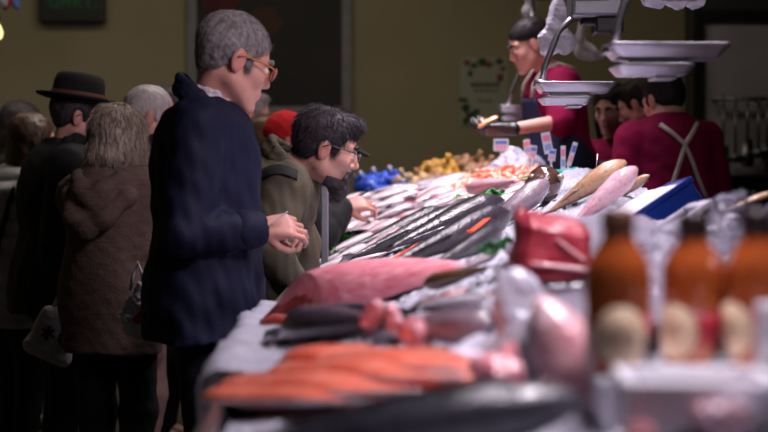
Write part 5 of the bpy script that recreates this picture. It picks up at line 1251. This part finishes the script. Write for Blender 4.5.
# ------------------------------------------------------------------ hanging scales
PANM = mat('scale_pan_steel', (178, 172, 182), rough=.34, metal=.9, var=.08, vscale=10)
def scale(px, py, d, w_, label, rodtop, rz=0.0, body=True, bodyp=None):
    p = W(px, py, d); t = empty('hanging_scale', p, rz); tag(t, label, 'scale', 'hanging scales above the counter')
    def pan(name, z, w, dp, dz, ox):
        bm = bmesh.new(); out = []
        for (k, zz) in ((.82, 0), (.94, dz), (1.04, dz + .002), (1.04, dz - .005), (.86, -.004)):
            row = []
            for (sx, sy) in ((-1, -1), (1, -1), (1, 1), (-1, 1)):
                for q in range(4):
                    a = math.atan2(sy, sx) - R(45) + R(90) * q / 3; rc = .018
                    row.append(bm.verts.new((ox + sx * (w / 2 - rc) * k + rc * k * math.cos(a), sy * (dp / 2 - rc) * k + rc * k * math.sin(a), z + zz)))
            out.append(row)
        n = 16
        for a, b_ in zip(out, out[1:]):
            for k in range(n): bm.faces.new((a[k], a[(k + 1) % n], b_[(k + 1) % n], b_[k]))
        bm.faces.new(out[0]); bm.faces.new(out[-1][::-1]); return from_bm(name, bm, PANM, t, True, bevel=.001)
    pan('pan', 0, w_, w_ * .62, .03, 0); pan('under_pan', -.042, w_ * .66, w_ * .5, .022, -w_ * .12)
    bm = bmesh.new(); bx(bm, (-w_ * .1, -w_ * .2, -.018), (w_ * .5, .02, .036)); bx(bm, (0, w_ * .1, -.03), (w_ * .2, .1, .05)); from_bm('bracket', bm, STEEL, t, False, bevel=.003)
    bm = bmesh.new(); pts_ = [Vector(q) - Vector((0, 0, 0)) for q in rodtop]; tube(bm, pts_, .011, 12); tube(bm, [pts_[0] + Vector((-.03, 0, 0)), pts_[0] + Vector((.03, 0, 0))], .014, 12); from_bm('rod', bm, STEEL, t)
    if bodyp is not None:
        c = Vector(bodyp); bm = bmesh.new(); bx(bm, c, (.18, .16, .15)); from_bm('housing', bm, STEELD, t, False, bevel=.012)
        bm = bmesh.new(); bx(bm, c + Vector((.045, 0, -.10)), (.10, .12, .06)); bx(bm, c + Vector((-.02, 0, -.085)), (.06, .06, .03)); from_bm('load_cell', bm, BLACKP, t, False, bevel=.008)
        bm = bmesh.new(); bx(bm, c + Vector((-.02, -.081, .015)), (.12, .006, .07)); from_bm('display', bm, mat('display', (30, 40, 36), rough=.15), t, False, bevel=.002)
        bm = bmesh.new(); tube(bm, [c + Vector((0, 0, .07)), Vector((c.x, c.y, 4.0 - p.z))], .014, 10); from_bm('hanger', bm, STEELD, t)
    return t
k = 5.3 / F
scale(574, 92, 5.3, .27, 'hanging steel scale in front of the woman vendor, middle of three', [(-32 * k, 0, .03), (-30 * k, 0, 24 * k), (-16 * k, 0, 60 * k), (-4 * k, 0, 72 * k), (12 * k, 0, 76 * k), (14 * k, 0, 80 * k)], 0, bodyp=(20 * k, 0, 94 * k))
k = 3.8 / F
scale(664, 58, 3.8, .29, 'hanging steel scale nearest the camera with the largest pan', [(-50 * k, 0, .02), (-48 * k, 0, 30 * k), (-40 * k, 0, 54 * k), (-26 * k, 0, 74 * k), (-10 * k, 0, 82 * k)], 0, bodyp=(0, 0, 110 * k))
k = 8.1 / F
scale(517, 112, 8.1, .2, 'hanging steel scale furthest away, left of the woman vendor', [(-10 * k, 0, .02), (-6 * k, 0, 20 * k), (8 * k, 0, 52 * k), (14 * k, 0, 70 * k), (16 * k, 0, 120 * k)], 0, bodyp=(16 * k, 0, 136 * k))
# white plastic carrier bags hanging above
HB = film_mat('carrier_film', (205, 200, 215), .5, .3)
def hangbag(px, py, d, prof, label, seed):
    p = W(px, py, d); o = put(bag('carrier_bag', p, prof, HB, label, 'bag', seed, .012, group='carrier bags hanging above the counter'))
    bm = bmesh.new(); tube(bm, [(0, 0, prof[0][2] + .02), (.004, 0, 4.0 - p.z)], .004, 6); from_bm('cord', bm, STEELD, o)
hangbag(530, 6, 8.3, [(0, 0, .03, .035, .03, .08), (-.01, 0, -.04, .045, .04, .04)], 'white plastic bag hanging left above the woman vendor', 1)
hangbag(556, 32, 6.3, [(.01, 0, .04, .04, .03, .11), (-.03, 0, -.04, .05, .03, .07), (.05, 0, -.05, .03, .03, .05)], 'white plastic bag hanging behind the rod of the middle scale', 2)
hangbag(582, 42, 7.9, [(-.01, 0, .03, .03, .025, .08), (.02, 0, -.05, .06, .03, .05), (.06, 0, -.08, .05, .02, .02)], 'white plastic bag hanging right above the woman vendor shoulder', 3)
for i, (px, lb) in enumerate(((652, 'white plastic bag at the top edge above the nearest scale, left'), (676, 'white plastic bag at the top edge above the nearest scale, middle'), (694, 'white plastic bag at the top edge above the nearest scale, right'))):
    hangbag(px, -4, 4.6, [(0, 0, .03, .03, .03, .06), (0, 0, -.01, .04 - .005 * i, .03, .03)], lb, 5 + i)
# ------------------------------------------------------------------ people
SKIN = mat_tint('skin', (200, 148, 134), (176, 92, 90), rough=.45, sss=.12, bump=.06, bscale=260)
SKIN_O = mat_tint('older_skin', (200, 144, 132), (176, 92, 90), rough=.45, sss=.12, bump=.1, bscale=220)
HAIR_G = mat_tint('grey_hair', (104, 95, 98), (152, 144, 146), rough=.55, spec=.25); HAIR_D = mat_tint('dark_hair', (24, 20, 23), (68, 58, 66), rough=.5, spec=.35)
HAIR_BROWN = mat_tint('brown_hair', (56, 40, 30), (98, 72, 52), rough=.4); HAIR_A = mat_tint('ash_hair', (112, 98, 88), (182, 162, 146), rough=.5)
HAIR_V = mat_tint('black_hair', (12, 10, 12), (36, 29, 34), rough=.55, spec=.25)
BEARD = mat_tint('beard_hair', (30, 24, 26), (92, 80, 84), rough=.55); BROWG = mat_tint('grey_brow', (110, 98, 98), (150, 140, 140))
NAVY = mat('navy_jacket', (20, 23, 48), rough=.7, var=.14, vscale=8, bump=.2, bscale=220, spec=.25); NAVYT = mat('dark_trousers', (14, 16, 30), rough=.75)
OLIVE = mat('olive_jacket', (80, 72, 56), rough=.75, var=.12, vscale=10, bump=.15, bscale=200); BLACKC = mat('black_cloth', (16, 15, 18), rough=.8, var=.2)
BROWNC = mat('brown_ribbed_coat', (98, 78, 72), rough=.9, var=.15, vscale=40, bump=.4, bscale=160); PUFF = mat('pale_puffer', (186, 186, 190), rough=.5, var=.08)
KHAKI = mat('pinkish_trousers', (150, 118, 112), rough=.85); MAROON = mat('maroon_shirt', (120, 8, 56), rough=.85, spec=.15, var=.12, bump=.15, bscale=160); APRON = mat('navy_apron', (17, 25, 60), rough=.7, var=.1)
STRAPW = mat('pale_strap', (190, 176, 168), rough=.6); GLOVE = mat('black_glove', (15, 14, 19), rough=.5, coat=.1); SHOE = mat('dark_shoe', (20, 18, 18), rough=.5)
LENS = film_mat('lens_glass', (200, 205, 215), .10, .05); TORT = mat('amber_frame', (196, 112, 60), rough=.25, var=.3, vscale=80, coat=.6); DKFR = mat('dark_frame', (26, 24, 30), rough=.3)
FELT = mat('black_felt', (14, 13, 15), rough=.9, var=.2); BAND = mat('brown_band', (96, 52, 34), rough=.7); REDC = mat('red_knit', (200, 20, 26), rough=.85, var=.1, bump=.3, bscale=150); SHIRTC = mat('check_shirt', (196, 184, 196), rough=.8, var=.25, vscale=120)
V3 = lambda *a: np.array(W(*a))
def wrinkle(a, s, s2=.035):
    def f(Q):
        vert = nz(Q * np.array((1, 1, .32)), s * .75, 2); diag = np.abs(nz(Q @ np.array(((.8, 0, .6), (0, 1, 0), (-.6, 0, .8))).T * np.array((.35, 1, 1)) + 3, s2 * 2.2, 1))
        return a * .7 * vert + a * .55 * (diag - .35) + a * .25 * nz(Q, s2, 1)
    return f
def fold_edges(o, bl): pass
# 1. older man in the navy jacket
yaw = R(25); C = V3(234, 62, 4.45)
N = V3(209, 109, 4.45); Pv = V3(204, 305, 4.45)
Wr = V3(256, 229, 4.30); El = V3(184, 234, 4.20); Wl = V3(258, 230, 4.52); Ell = V3(202, 236, 4.72)
hd_n = np.array((0, .3, -1.0))
om = person('older grey-haired man in a navy jacket and amber glasses holding something small', C, yaw, R(20), 1.08, byaw=R(0), N=N, Pv=Pv, sh=.185, fat=1.0, belly=.015, arms=[(Ell, Wl), (El, Wr)],
  hands=({'d': np.array((1, -.35, .12)), 'n': np.array((0, -.4, -1)), 'curl': .9}, {'d': np.array((1, .1, .10)), 'n': np.array((.1, .8, -.55)), 'curl': .75, 'curls': (.75, .85, .95, 1.0)}),
  skin=SKIN_O, jacket=NAVY, trousers=NAVYT, res=.0045, jres=.0065, hem=-.10, infl=.04, collar=None, jdisp=wrinkle(.013, .10), shade=BROWG, lap=.01)
hair(om, 'thin', HAIR_G, seed=1, res=.0042, strands=(6500, .028, .0007, .002)); glasses(om, TORT, LENS, rad=.021, th=.0028, square=.85)
ax = (N - Pv) / np.linalg.norm(N - Pv)
bb = Blob(); ring = [N + ax * .03 + om.BM[0] * .068 * math.cos(a) + om.BM[1] * .068 * math.sin(a) + ax * .014 * -math.cos(a) for a in np.linspace(R(10), R(350), 14)]
bb.chain(ring, [.012] * 14, .01); bb.chain([q + ax * .022 for q in ring], [.008] * 14, .01); link('shirt_collar', bb.mesh('shirt_collar', .004), SHIRTC, om.root)
bb = Blob()                                      # high collar flap of the jacket
ring = [N + ax * .05 + om.BM[0] * (.078 * math.cos(a) - .010) + om.BM[1] * .080 * math.sin(a) + ax * (-.02 - .062 * math.cos(a)) for a in np.linspace(R(72), R(300), 14)]
bb.chain(ring, [.013] * 14, .015); bb.chain([q - ax * .035 for q in ring], [.018] * 14, .02); link('collar', bb.mesh('collar', .005, disp=lambda Q: .004 * nz(Q, .04, 2)), NAVY, om.root)
# sleeve pocket seam lines, cuff strap and snap
bb = Blob(); e, w_ = om.arms[1]; dv = (w_ - e) / np.linalg.norm(w_ - e); bb.cap(w_ - dv * .035, w_ - dv * .012, .058, .056, .01); bb.cap(w_ - dv * .05, w_ + dv * .06, .042, .040, .002, True); link('cuff', bb.mesh('cuff', .005, disp=lambda Q: .003 * nz(Q, .03, 2)), NAVY, om.root)
bm = bmesh.new(); q = Vector(w_) + Vector((.07, -.02, .035)); bx(bm, q, (.055, .012, .004), Matrix.Rotation(R(-35), 3, 'Y')); o = from_bm('paper_slip', bm, CARD, None, False, bevel=.001); tag(o, 'small white paper slip in the hand of the man in navy', 'paper')
# 2. bearded man leaning over the counter
C = V3(326, 149, 5.10); N = V3(288, 171, 5.12); Pv = V3(226, 300, 5.2)
bm_ = person('bearded man in an olive jacket and glasses leaning over the fish', C, R(8), R(17), 1.04, byaw=R(8), N=N, Pv=Pv, sh=.175, fat=1.0, arms=[(V3(300, 246, 5.36), V3(304, 284, 5.38)), (V3(270, 250, 4.88), V3(290, 284, 4.98))],
  hands=({'d': np.array((.8, .1, -.5)), 'n': np.array((0, 0, -1)), 'curl': .3}, {'d': np.array((.9, .2, -.35)), 'n': np.array((0, 0, -1)), 'curl': .3}), skin=SKIN, jacket=OLIVE, trousers=BLACKC, res=.0042, jres=.006, hem=-.1, infl=.042, collar=None, jdisp=wrinkle(.014, .09), shade=HAIR_D)
hair(bm_, 'short', HAIR_D, seed=4, vol=.002, res=.0038, strands=(4500, .032, .0011, .009)); beard(bm_, BEARD); glasses(bm_, DKFR, LENS, rad=.019, th=.0016, square=.72)
sdv = bm_.BM
bb = Blob(); ring = []                           # black shoulder bag strap over the jacket
sh_ = bm_.shd[1]
rows = [[tuple(surf(bm_, V3(px, py + k, 5.1), (0, -1, .05), .006)) for k in (-5, 0, 5)] for px, py in ((240, 199), (248, 191), (256, 184), (265, 178), (274, 174), (284, 173), (293, 175), (301, 179))]
sheet('shoulder_strap', rows, BLACKC, None, None, th=.006, noise=.001, sub=4).parent = bm_.root
bb = Blob(); ax = (N - Pv) / np.linalg.norm(N - Pv)
ring = [N + ax * .045 + bm_.BM[0] * (.085 * math.cos(a) - .01) + bm_.BM[1] * .095 * math.sin(a) + ax * (-.03 * math.cos(a)) for a in np.linspace(R(50), R(310), 14)]
bb.chain(ring, [.014] * 14, .015); bb.chain([q - ax * .035 for q in ring], [.02] * 14, .02); link('collar', bb.mesh('collar', .005, disp=lambda Q: .004 * nz(Q, .04, 2)), OLIVE, bm_.root)
bb = Blob(); ring = [N + ax * .03 + bm_.BM[0] * .07 * math.cos(a) + bm_.BM[1] * .068 * math.sin(a) for a in np.linspace(0, 6.2, 14)]; bb.chain(ring, [.016] * 14, .01); link('dark_sweater', bb.mesh('dark_sweater', .005), BLACKC, bm_.root)
# 3. person in black with a phone, hidden behind the bearded man
C = V3(328, 150, 6.4)
pb = person('person in black behind the bearded man holding a phone over the counter', C, R(-2), R(25), 1.0, N=V3(308, 182, 6.4), Pv=V3(272, 285, 6.4), sh=.185, byaw=R(0), arms=[(V3(322, 240, 6.6), V3(344, 208, 6.5)), (V3(320, 236, 6.17), V3(342, 207, 6.25))],
  hands=({'d': np.array((1, -.4, .2)), 'n': np.array((0, -.5, -.6)), 'curl': .7}, {'d': np.array((1, .35, .2)), 'n': np.array((0, .6, -.5)), 'curl': .7}), skin=SKIN, jacket=BLACKC, trousers=BLACKC, res=.006, jres=.009, collar='crew', infl=.04, shade=HAIR_D)
hair(pb, 'short', HAIR_D, seed=2, res=.008); bb = Blob(); bb.ell(pb.T(.0, 0, .09), (.10, .085, .06), .02, pb.M); bb.ell(pb.T(.12, 0, .05), (.06, .07, .012), .02, pb.M); link('black_cap', bb.mesh('black_cap', .007), FELT, pb.root)
bm = bmesh.new(); q = W(361, 195, 6.38); bx(bm, q, (.075, .14, .009), Matrix.Rotation(R(-28), 3, 'Y')); o = from_bm('phone', bm, BLACKP, None, False, bevel=.003); bm = bmesh.new(); bx(bm, q + Vector((-.004, 0, .006)), (.066, .13, .002), Matrix.Rotation(R(-28), 3, 'Y')); from_bm('screen', bm, mat('phone_screen', (20, 22, 30), rough=.1), o, False); tag(o, 'dark phone held by the person in black', 'phone')
# 4. hat man
C = V3(78, 118, 6.2)
hm = person('man in a black felt hat with brown band and long black coat', C, R(20), R(8), 1.0, N=V3(66, 152, 6.2), Pv=V3(56, 290, 6.2), sh=.21, byaw=R(20), fat=1.12, arms=[None, (V3(58, 250, 5.95), V3(72, 306, 6.0))], skin=SKIN, jacket=BLACKC, trousers=BLACKC, res=.007, jres=.009, collar='stand', infl=.045, hem=-.10, shade=HAIR_D)
hair(hm, 'short', HAIR_D, seed=6, res=.006); glasses(hm, DKFR, None, rad=.02, th=.0022, square=.7)
bm = bmesh.new(); prof = [(.100, .0), (.101, .03), (.098, .07), (.090, .10), (.07, .112), (.03, .104), (.004, .102)]
lathe(bm, [(.004, .002)] + prof[:1] + prof[1:], 36, sx=1.08, sy=.92)
hat = from_bm('hat', bm, FELT, hm.root); mh = Matrix([list(hm.M[0]), list(hm.M[1]), list(hm.M[2])]).transposed().to_4x4(); mh.translation = Vector(hm.T(-.01, 0, .072)); hat.data.transform(mh)
bm = bmesh.new(); lathe(bm, [(.09, -.002), (.13, -.004), (.160, .004), (.166, .012), (.163, .015), (.13, .006), (.098, .008)], 40, sx=1.05, sy=.92); bm.transform(mh); from_bm('brim', bm, FELT, hat)
bm = bmesh.new(); lathe(bm, [(.1015, .006), (.1035, .008), (.1035, .03), (.1015, .032)], 36, sx=1.08, sy=.92); bm.transform(mh); from_bm('band', bm, BAND, hat)
# tote bag with black marks
TOTE = mat('white_tote', (190, 186, 190), rough=.8, var=.08)
t = empty('tote_bag', W(56, 334, 5.75)); t.scale = (1.1,) * 3; t.rotation_euler = (0, R(25), R(8)); tag(t, 'white tote bag with black marks beside the man in the hat', 'bag')
bb = Blob(); bb.ell((0, 0, 0), (.085, .035, .095), .02); bb.cap((-.06, 0, -.07), (.06, 0, -.07), .03, .03, .03); bb.cap((-.06, 0, .06), (.06, 0, .06), .014, .014, .03); link('bag', bb.mesh('bag', .006, disp=lambda Q: .006 * nz(Q, .05, 2)), TOTE, t)
bm = bmesh.new()
for a in (0, 60, 120): bx(bm, (-.028, -.037, -.005), (.05, .008, .009), Matrix.Rotation(R(a + 12), 3, 'Y'))
bx(bm, (-.028, -.037, -.005), (.008, .008, .05))
tube(bm, [(.036 + .02 * math.cos(a), -.036, .0 + .024 * math.sin(a)) for a in np.linspace(0, 6.283, 15)[:-1]], .0065, 6, closed=True); bx(bm, (.062, -.033, .0), (.009, .008, .06)); from_bm('lettering', bm, INKP, t, False)
bm = bmesh.new(); tube(bm, [(-.05, 0, .06), (-.05, 0, .14), (.0, 0, .19), (.05, 0, .14), (.05, 0, .06)], .006, 8); from_bm('handle', bm, TOTE, t)
# 5. woman in brown hooded coat, from behind
C = V3(121, 141, 5.5)
wh = person('grey-blonde woman seen from behind in a brown ribbed hooded coat', C, R(62), R(5), .98, female=True, N=V3(116, 180, 5.5), Pv=V3(113, 300, 5.5), sh=.155, byaw=R(70), fat=.95, arms=[(V3(92, 250, 5.56), V3(96, 318, 5.6)), (V3(144, 250, 5.42), V3(144, 312, 5.5))], skin=SKIN, jacket=BROWNC, trousers=BLACKC, res=.006, jres=.008, collar='hood', infl=.04, hem=-.19, lap=-.02, jdisp=lambda Q: .006 * nz(Q, .09, 3) + .0015 * np.sin(Q[:, 2] * 420 + 2 * nz(Q, .1, 1)), shade=HAIR_A, jname='hooded_coat')
bb = Blob(); HB_ = lambda f, l, u: wh.N + wh.BM.T @ np.array((f - .05 * (f < 0), l, u))
bb.chain([HB_(.03, .115, -.02), HB_(-.07, .115, -.06), HB_(-.135, .06, -.14), HB_(-.15, 0, -.18), HB_(-.135, -.06, -.14), HB_(-.07, -.115, -.06), HB_(.03, -.115, -.02)], [.028, .034, .034, .036, .034, .034, .028], .02)
bb.chain([HB_(.02, .10, .01), HB_(-.06, .085, .005), HB_(-.115, .04, -.04), HB_(-.125, 0, -.07), HB_(-.115, -.04, -.04), HB_(-.06, -.085, .005), HB_(.02, -.10, .01)], [.024, .03, .034, .036, .034, .03, .024], .022)
bb.ell(HB_(-.11, 0, -.10), (.035, .09, .09), .03, wh.BM); link('hood', bb.mesh('hood', .006, disp=lambda Q: .004 * nz(Q, .05, 2) + .0012 * np.sin(Q[:, 2] * 420)), BROWNC, wh.root)
hair(wh, 'bob', HAIR_A, seed=3, vol=.0, res=.005, strands=(4500, .05, .0016, .006))
cb_ = put(bag('carrier_bag', W(136, 312, 4.85), [(0, 0, .0, .05, .03, .06), (.02, 0, -.05, .055, .035, .05), (.01, 0, .06, .02, .015, .04)], film_mat('white_bag', (215, 215, 222), .85, .35), 'white plastic bag hanging behind the man in navy', 'bag', 41, .012))
bm = bmesh.new(); tube(bm, [(0, -.036, -.03), (.03, -.034, -.0), (.03, -.03, .04)], [.012, .016, .01], 8); from_bm('red_print', bm, REDC, cb_); bm = bmesh.new(); tube(bm, [(-.02, 0, .07), (-.01, .0, .12), (.0, .03, .16), (.02, .0, .12), (.02, 0, .07)], .006, 8); from_bm('handle', bm, WHITEP, cb_)
# 6. person in pale puffer
C = V3(34, 142, 6.8)
pu = person('person in a pale quilted puffer jacket behind the man in the hat', C, R(35), R(5), .98, female=True, N=V3(20, 178, 6.8), Pv=V3(16, 290, 6.8), sh=.185, byaw=R(40), fat=1.15, skin=SKIN, jacket=PUFF, trousers=NAVYT, res=.007, jres=.008, collar='stand', infl=.055, hem=-.15, jdisp=lambda Q: .014 * np.abs(np.sin(Q[:, 2] * 42 + .5 * nz(Q, .15, 1))) * -1 + .008 + .004 * nz(Q, .05, 2), shade=HAIR_BROWN, jname='puffer_jacket')
hair(pu, 'long', HAIR_BROWN, seed=5, res=.007)
bb = Blob(); bb.chain([*[np.array(surf(pu, V3(px, py, 6.8), (0, -1, 0), .004)) for px, py in ((-2, 285), (4, 262), (10, 240), (16, 220), (22, 200), (26, 188))]], [.012] * 6, .01); link('bag_strap', bb.mesh('bag_strap', .006), BLACKC, pu.root)
# 7. others in the crowd
def crowd(label, px, py, d, yaw, style, hm_, jm, tm=BLACKC, hs=1.0, pitch=5, female=False, floor=0, sh=.19, **k):
    q = person(label, V3(px, py, d), R(yaw), R(pitch), hs, female=female, sh=sh, skin=SKIN, jacket=jm, trousers=tm, res=.008, jres=.011, collar='stand', infl=.04, shade=hm_, floor=floor, **k)
    if style: hair(q, style, hm_, seed=int(px), res=.007)
    return q
crowd('dark-haired woman with a red scarf far left behind the crowd', 24, 128, 7.7, 15, 'long', HAIR_D, BLACKC, female=True)
q = bpy.data.objects  # scarf
sw = [o for o in COL.objects if o.name.startswith('person') and o.parent is None][-1]
bb = Blob(); cN = V3(19, 158, 7.7); bb.chain([cN + np.array((.085 * math.cos(a), .08 * math.sin(a), .01 * math.sin(3 * a))) for a in np.linspace(0, 6.2, 12)], [.03] * 12, .02); link('red_scarf', bb.mesh('red_scarf', .008), mat('red_scarf', (120, 24, 34), rough=.9), sw)
p4 = crowd('white-haired person behind the man in navy in light trousers', 152, 118, 6.15, 10, 'thin', mat_tint('white_hair', (150, 140, 142), (200, 190, 190)), BLACKC, KHAKI)
crowd('dark-haired person glimpsed between white hair and navy collar', 172, 114, 7.1, 0, 'short', HAIR_D, BLACKC)
crowd('grey-haired man in the background right of the older man neck', 250, 118, 8.0, 15, 'short', HAIR_G, BLACKC, hs=1.08)
crowd('brown-haired person behind the olive jacket beside the red cap', 268, 140, 7.45, 20, 'short', HAIR_BROWN, BLACKC, hs=.95, Pv=V3(250, 268, 7.5))
rc = crowd('person in a red knitted cap behind the bearded man', 289, 141, 6.85, 10, None, HAIR_D, BLACKC, hs=1.0, Pv=V3(262, 272, 6.85))
bb = Blob(); bb.ell(rc.T(-.015, 0, .045), (.108, .088, .094), .02, rc.M); bb.ell(rc.T(.11, 0, -.035), (.085, .11, .11), .02, rc.M, sub=True); bb.plane(-rc.M[2], -(np.array(rc.T(0, 0, .0)) @ rc.M[2]), k=.01); link('red_cap', bb.mesh('red_cap', .005, disp=lambda Q: .003 * nz(Q, .02, 2)), REDC, rc.root)
# ------------------------------------------------------------------ vendors
FL = .25
def apron_straps(o, cross=False, m=None):
    bm = bmesh.new(); M = o.BM; N = o.N; ax = M[2]; back = -M[0]
    def on(l, u, off):
        return N + M[1] * l + ax * u + back * off
    if cross:
        for g in (-1, 1):
            pts_ = []
            for k in range(8):
                u = k / 7; l = g * float(np.interp(u, (0, .3, 1), (.085, 0, -.085))); z = -.01 - .33 * u
                P0 = N + M[1] * l + ax * z; dd = 0.0
                for s_ in np.arange(.30, 0, -.004):
                    if o.jb.ev((P0 + back * s_)[None])[0] < .0: dd = s_; break
                pts_.append(Vector(P0 + back * (dd + .010)))
            tube(bm, pts_, .011, 8)
        return from_bm('apron_straps', bm, m or STRAPW, o.root)
    return None
def apron_front(o, m):
    """bib and skirt hugging the front of the jacket"""
    M = o.BM; N = o.N; ax = M[2]; rows = []
    for u, hw in ((-.11, 38), (-.20, 46), (-.29, 85), (-.40, 112), (-.54, 118), (-.70, 115), (-.9, 112)):
        row = []
        for k in np.linspace(-1, 1, 15):
            dr = M[0] * math.cos(R(hw * k)) + M[1] * math.sin(R(hw * k)); C0 = N + ax * u + M[0] * .0
            ts = np.arange(.04, .36, .004); v = o.jb.ev(C0[None] + ts[:, None] * dr[None]); kk = np.argmax(v > 0) if (v > 0).any() else len(ts) - 1
            dd = ts[kk] if u > -.6 else max(ts[kk], .185)
            row.append(C0 + dr * (min(dd, .24) + .012))
        rows.append(row)
    s_ = sheet('apron', rows, m, None, None, th=.006, noise=.004, nsc=.08, sub=3)
    s_.parent = o.root; return s_
# woman vendor in profile
C = V3(529, 46, 7.4)
wv = person('woman vendor with dark hair, maroon shirt and black gloves behind the counter', C, R(186), R(22), 1.0, female=True, byaw=R(192), N=V3(549, 72, 7.45), Pv=V3(566, 178, 7.5), sh=.185, floor=FL, fat=1.05,
  arms=[(V3(562, 122, 7.15), V3(511, 129, 7.08)), (V3(556, 124, 7.72), V3(512, 130, 7.55))], hands=({'d': np.array((-1, .15, -.05)), 'n': np.array((0, .5, 1.0)), 'curl': .5, 'side': 1}, {'d': np.array((-1, -.3, 0)), 'n': np.array((0, -.4, 1)), 'curl': .5, 'side': -1}),
  skin=SKIN, jacket=MAROON, trousers=NAVYT, res=.0055, jres=.007, collar='crew', infl=.022, sleeve=.5, jname='shirt', shade=HAIR_V)
hair(wv, 'bun', HAIR_V, seed=8, res=.0055, strands=(2500, .035, .0014, .004)); apron_front(wv, APRON)
for i in range(2):
    hd = ({'d': np.array((-1, .15, -.05)), 'n': np.array((0, .5, 1.0)), 'side': 1}, {'d': np.array((-1, -.3, 0)), 'n': np.array((0, -.4, 1)), 'side': -1})[i]; w_ = wv.arms[i][1]; e = wv.arms[i][0]
    bb = Blob(); d_ = hd['d'] / np.linalg.norm(hd['d']); hand_shape(bb, w_ + d_ * .010, d_, hd['n'], hd['side'], .5, 1.14); bb.cap(w_ - d_ * .015, w_ + d_ * .02, .031, .029, .01); link('glove', bb.mesh('glove', .005), GLOVE, wv.root)
bm = bmesh.new(); M = wv.BM
for g in (-1, 1):
    pts_ = []
    for (u, f_) in ((-.11, .13), (-.05, .11), (-.005, .05), (.0, -.03), (-.03, -.08)): pts_.append(Vector(wv.N + M[1] * g * .075 + M[2] * u + M[0] * f_))
    for k_, p in enumerate(pts_):
        P0 = np.array(p)
        while wv.jb.ev(P0[None])[0] < .006: P0 = P0 + (M[0] * (.004 if k_ < 2 else -.004 if k_ > 3 else 0) + M[2] * .004)
        pts_[k_] = Vector(P0)
    tube(bm, pts_, .012, 8)
from_bm('apron_straps', bm, STRAPW, wv.root)
bb = Blob(); bb.ell((0, 0, 0), (.055, .028, .012), .01, np.array(Matrix.Rotation(R(28), 3, 'Y'))); bb.cap((.03, 0, -.015), (.06, 0, -.03), .01, .006, .01); o = link('fish_steak', bb.mesh('fish_steak', .004, disp=lambda Q: .003 * nz(Q, .02, 2)), meat_mat('orange_steak', (226, 150, 100), (240, 196, 150), (30, 30, 30)), None); o.location = W(488, 122, 7.08); tag(o, 'pale orange fish piece held in the black gloves of the woman vendor', 'fish piece')
# vendor facing us, in shade
C = V3(611, 110, 7.9)
v2 = person('vendor with dark hair facing the counter behind the middle scale', C, R(235), R(15), 1.0, female=True, N=V3(616, 141, 7.95), sh=.18, floor=.25, skin=SKIN, jacket=MAROON, trousers=NAVYT, res=.007, jres=.009, collar='crew', infl=.025, sleeve=.5, jname='shirt', shade=HAIR_V)
hair(v2, 'long', HAIR_V, seed=9, vol=.006, res=.006); apron_front(v2, APRON)
# vendor leaning, maroon sleeve
C = V3(638, 106, 7.3)
v3 = person('vendor in maroon bending forward between two colleagues', C, R(150), R(25), .98, byaw=R(165), N=V3(650, 134, 7.35), Pv=V3(660, 220, 7.4), sh=.18, floor=.25, arms=[(V3(626, 168, 7.15), V3(606, 190, 7.0)), None], skin=SKIN, jacket=MAROON, trousers=NAVYT, res=.007, jres=.009, collar='crew', infl=.03, sleeve=.5, jname='shirt', shade=HAIR_V)
hair(v3, 'short', HAIR_V, seed=10, res=.006)
C = V3(663, 102, 6.7)
v4 = person('vendor in maroon seen from behind with pale crossed apron straps', C, R(118), R(20), 1.0, byaw=R(100), N=V3(668, 126, 6.65), Pv=V3(676, 232, 6.6), sh=.165, floor=.25, fat=1.1, skin=SKIN, jacket=MAROON, trousers=NAVYT, res=.007, jres=.009, collar='crew', infl=.03, sleeve=.5, jname='shirt', shade=HAIR_V)
hair(v4, 'short', HAIR_V, seed=11, res=.006); apron_straps(v4, True)
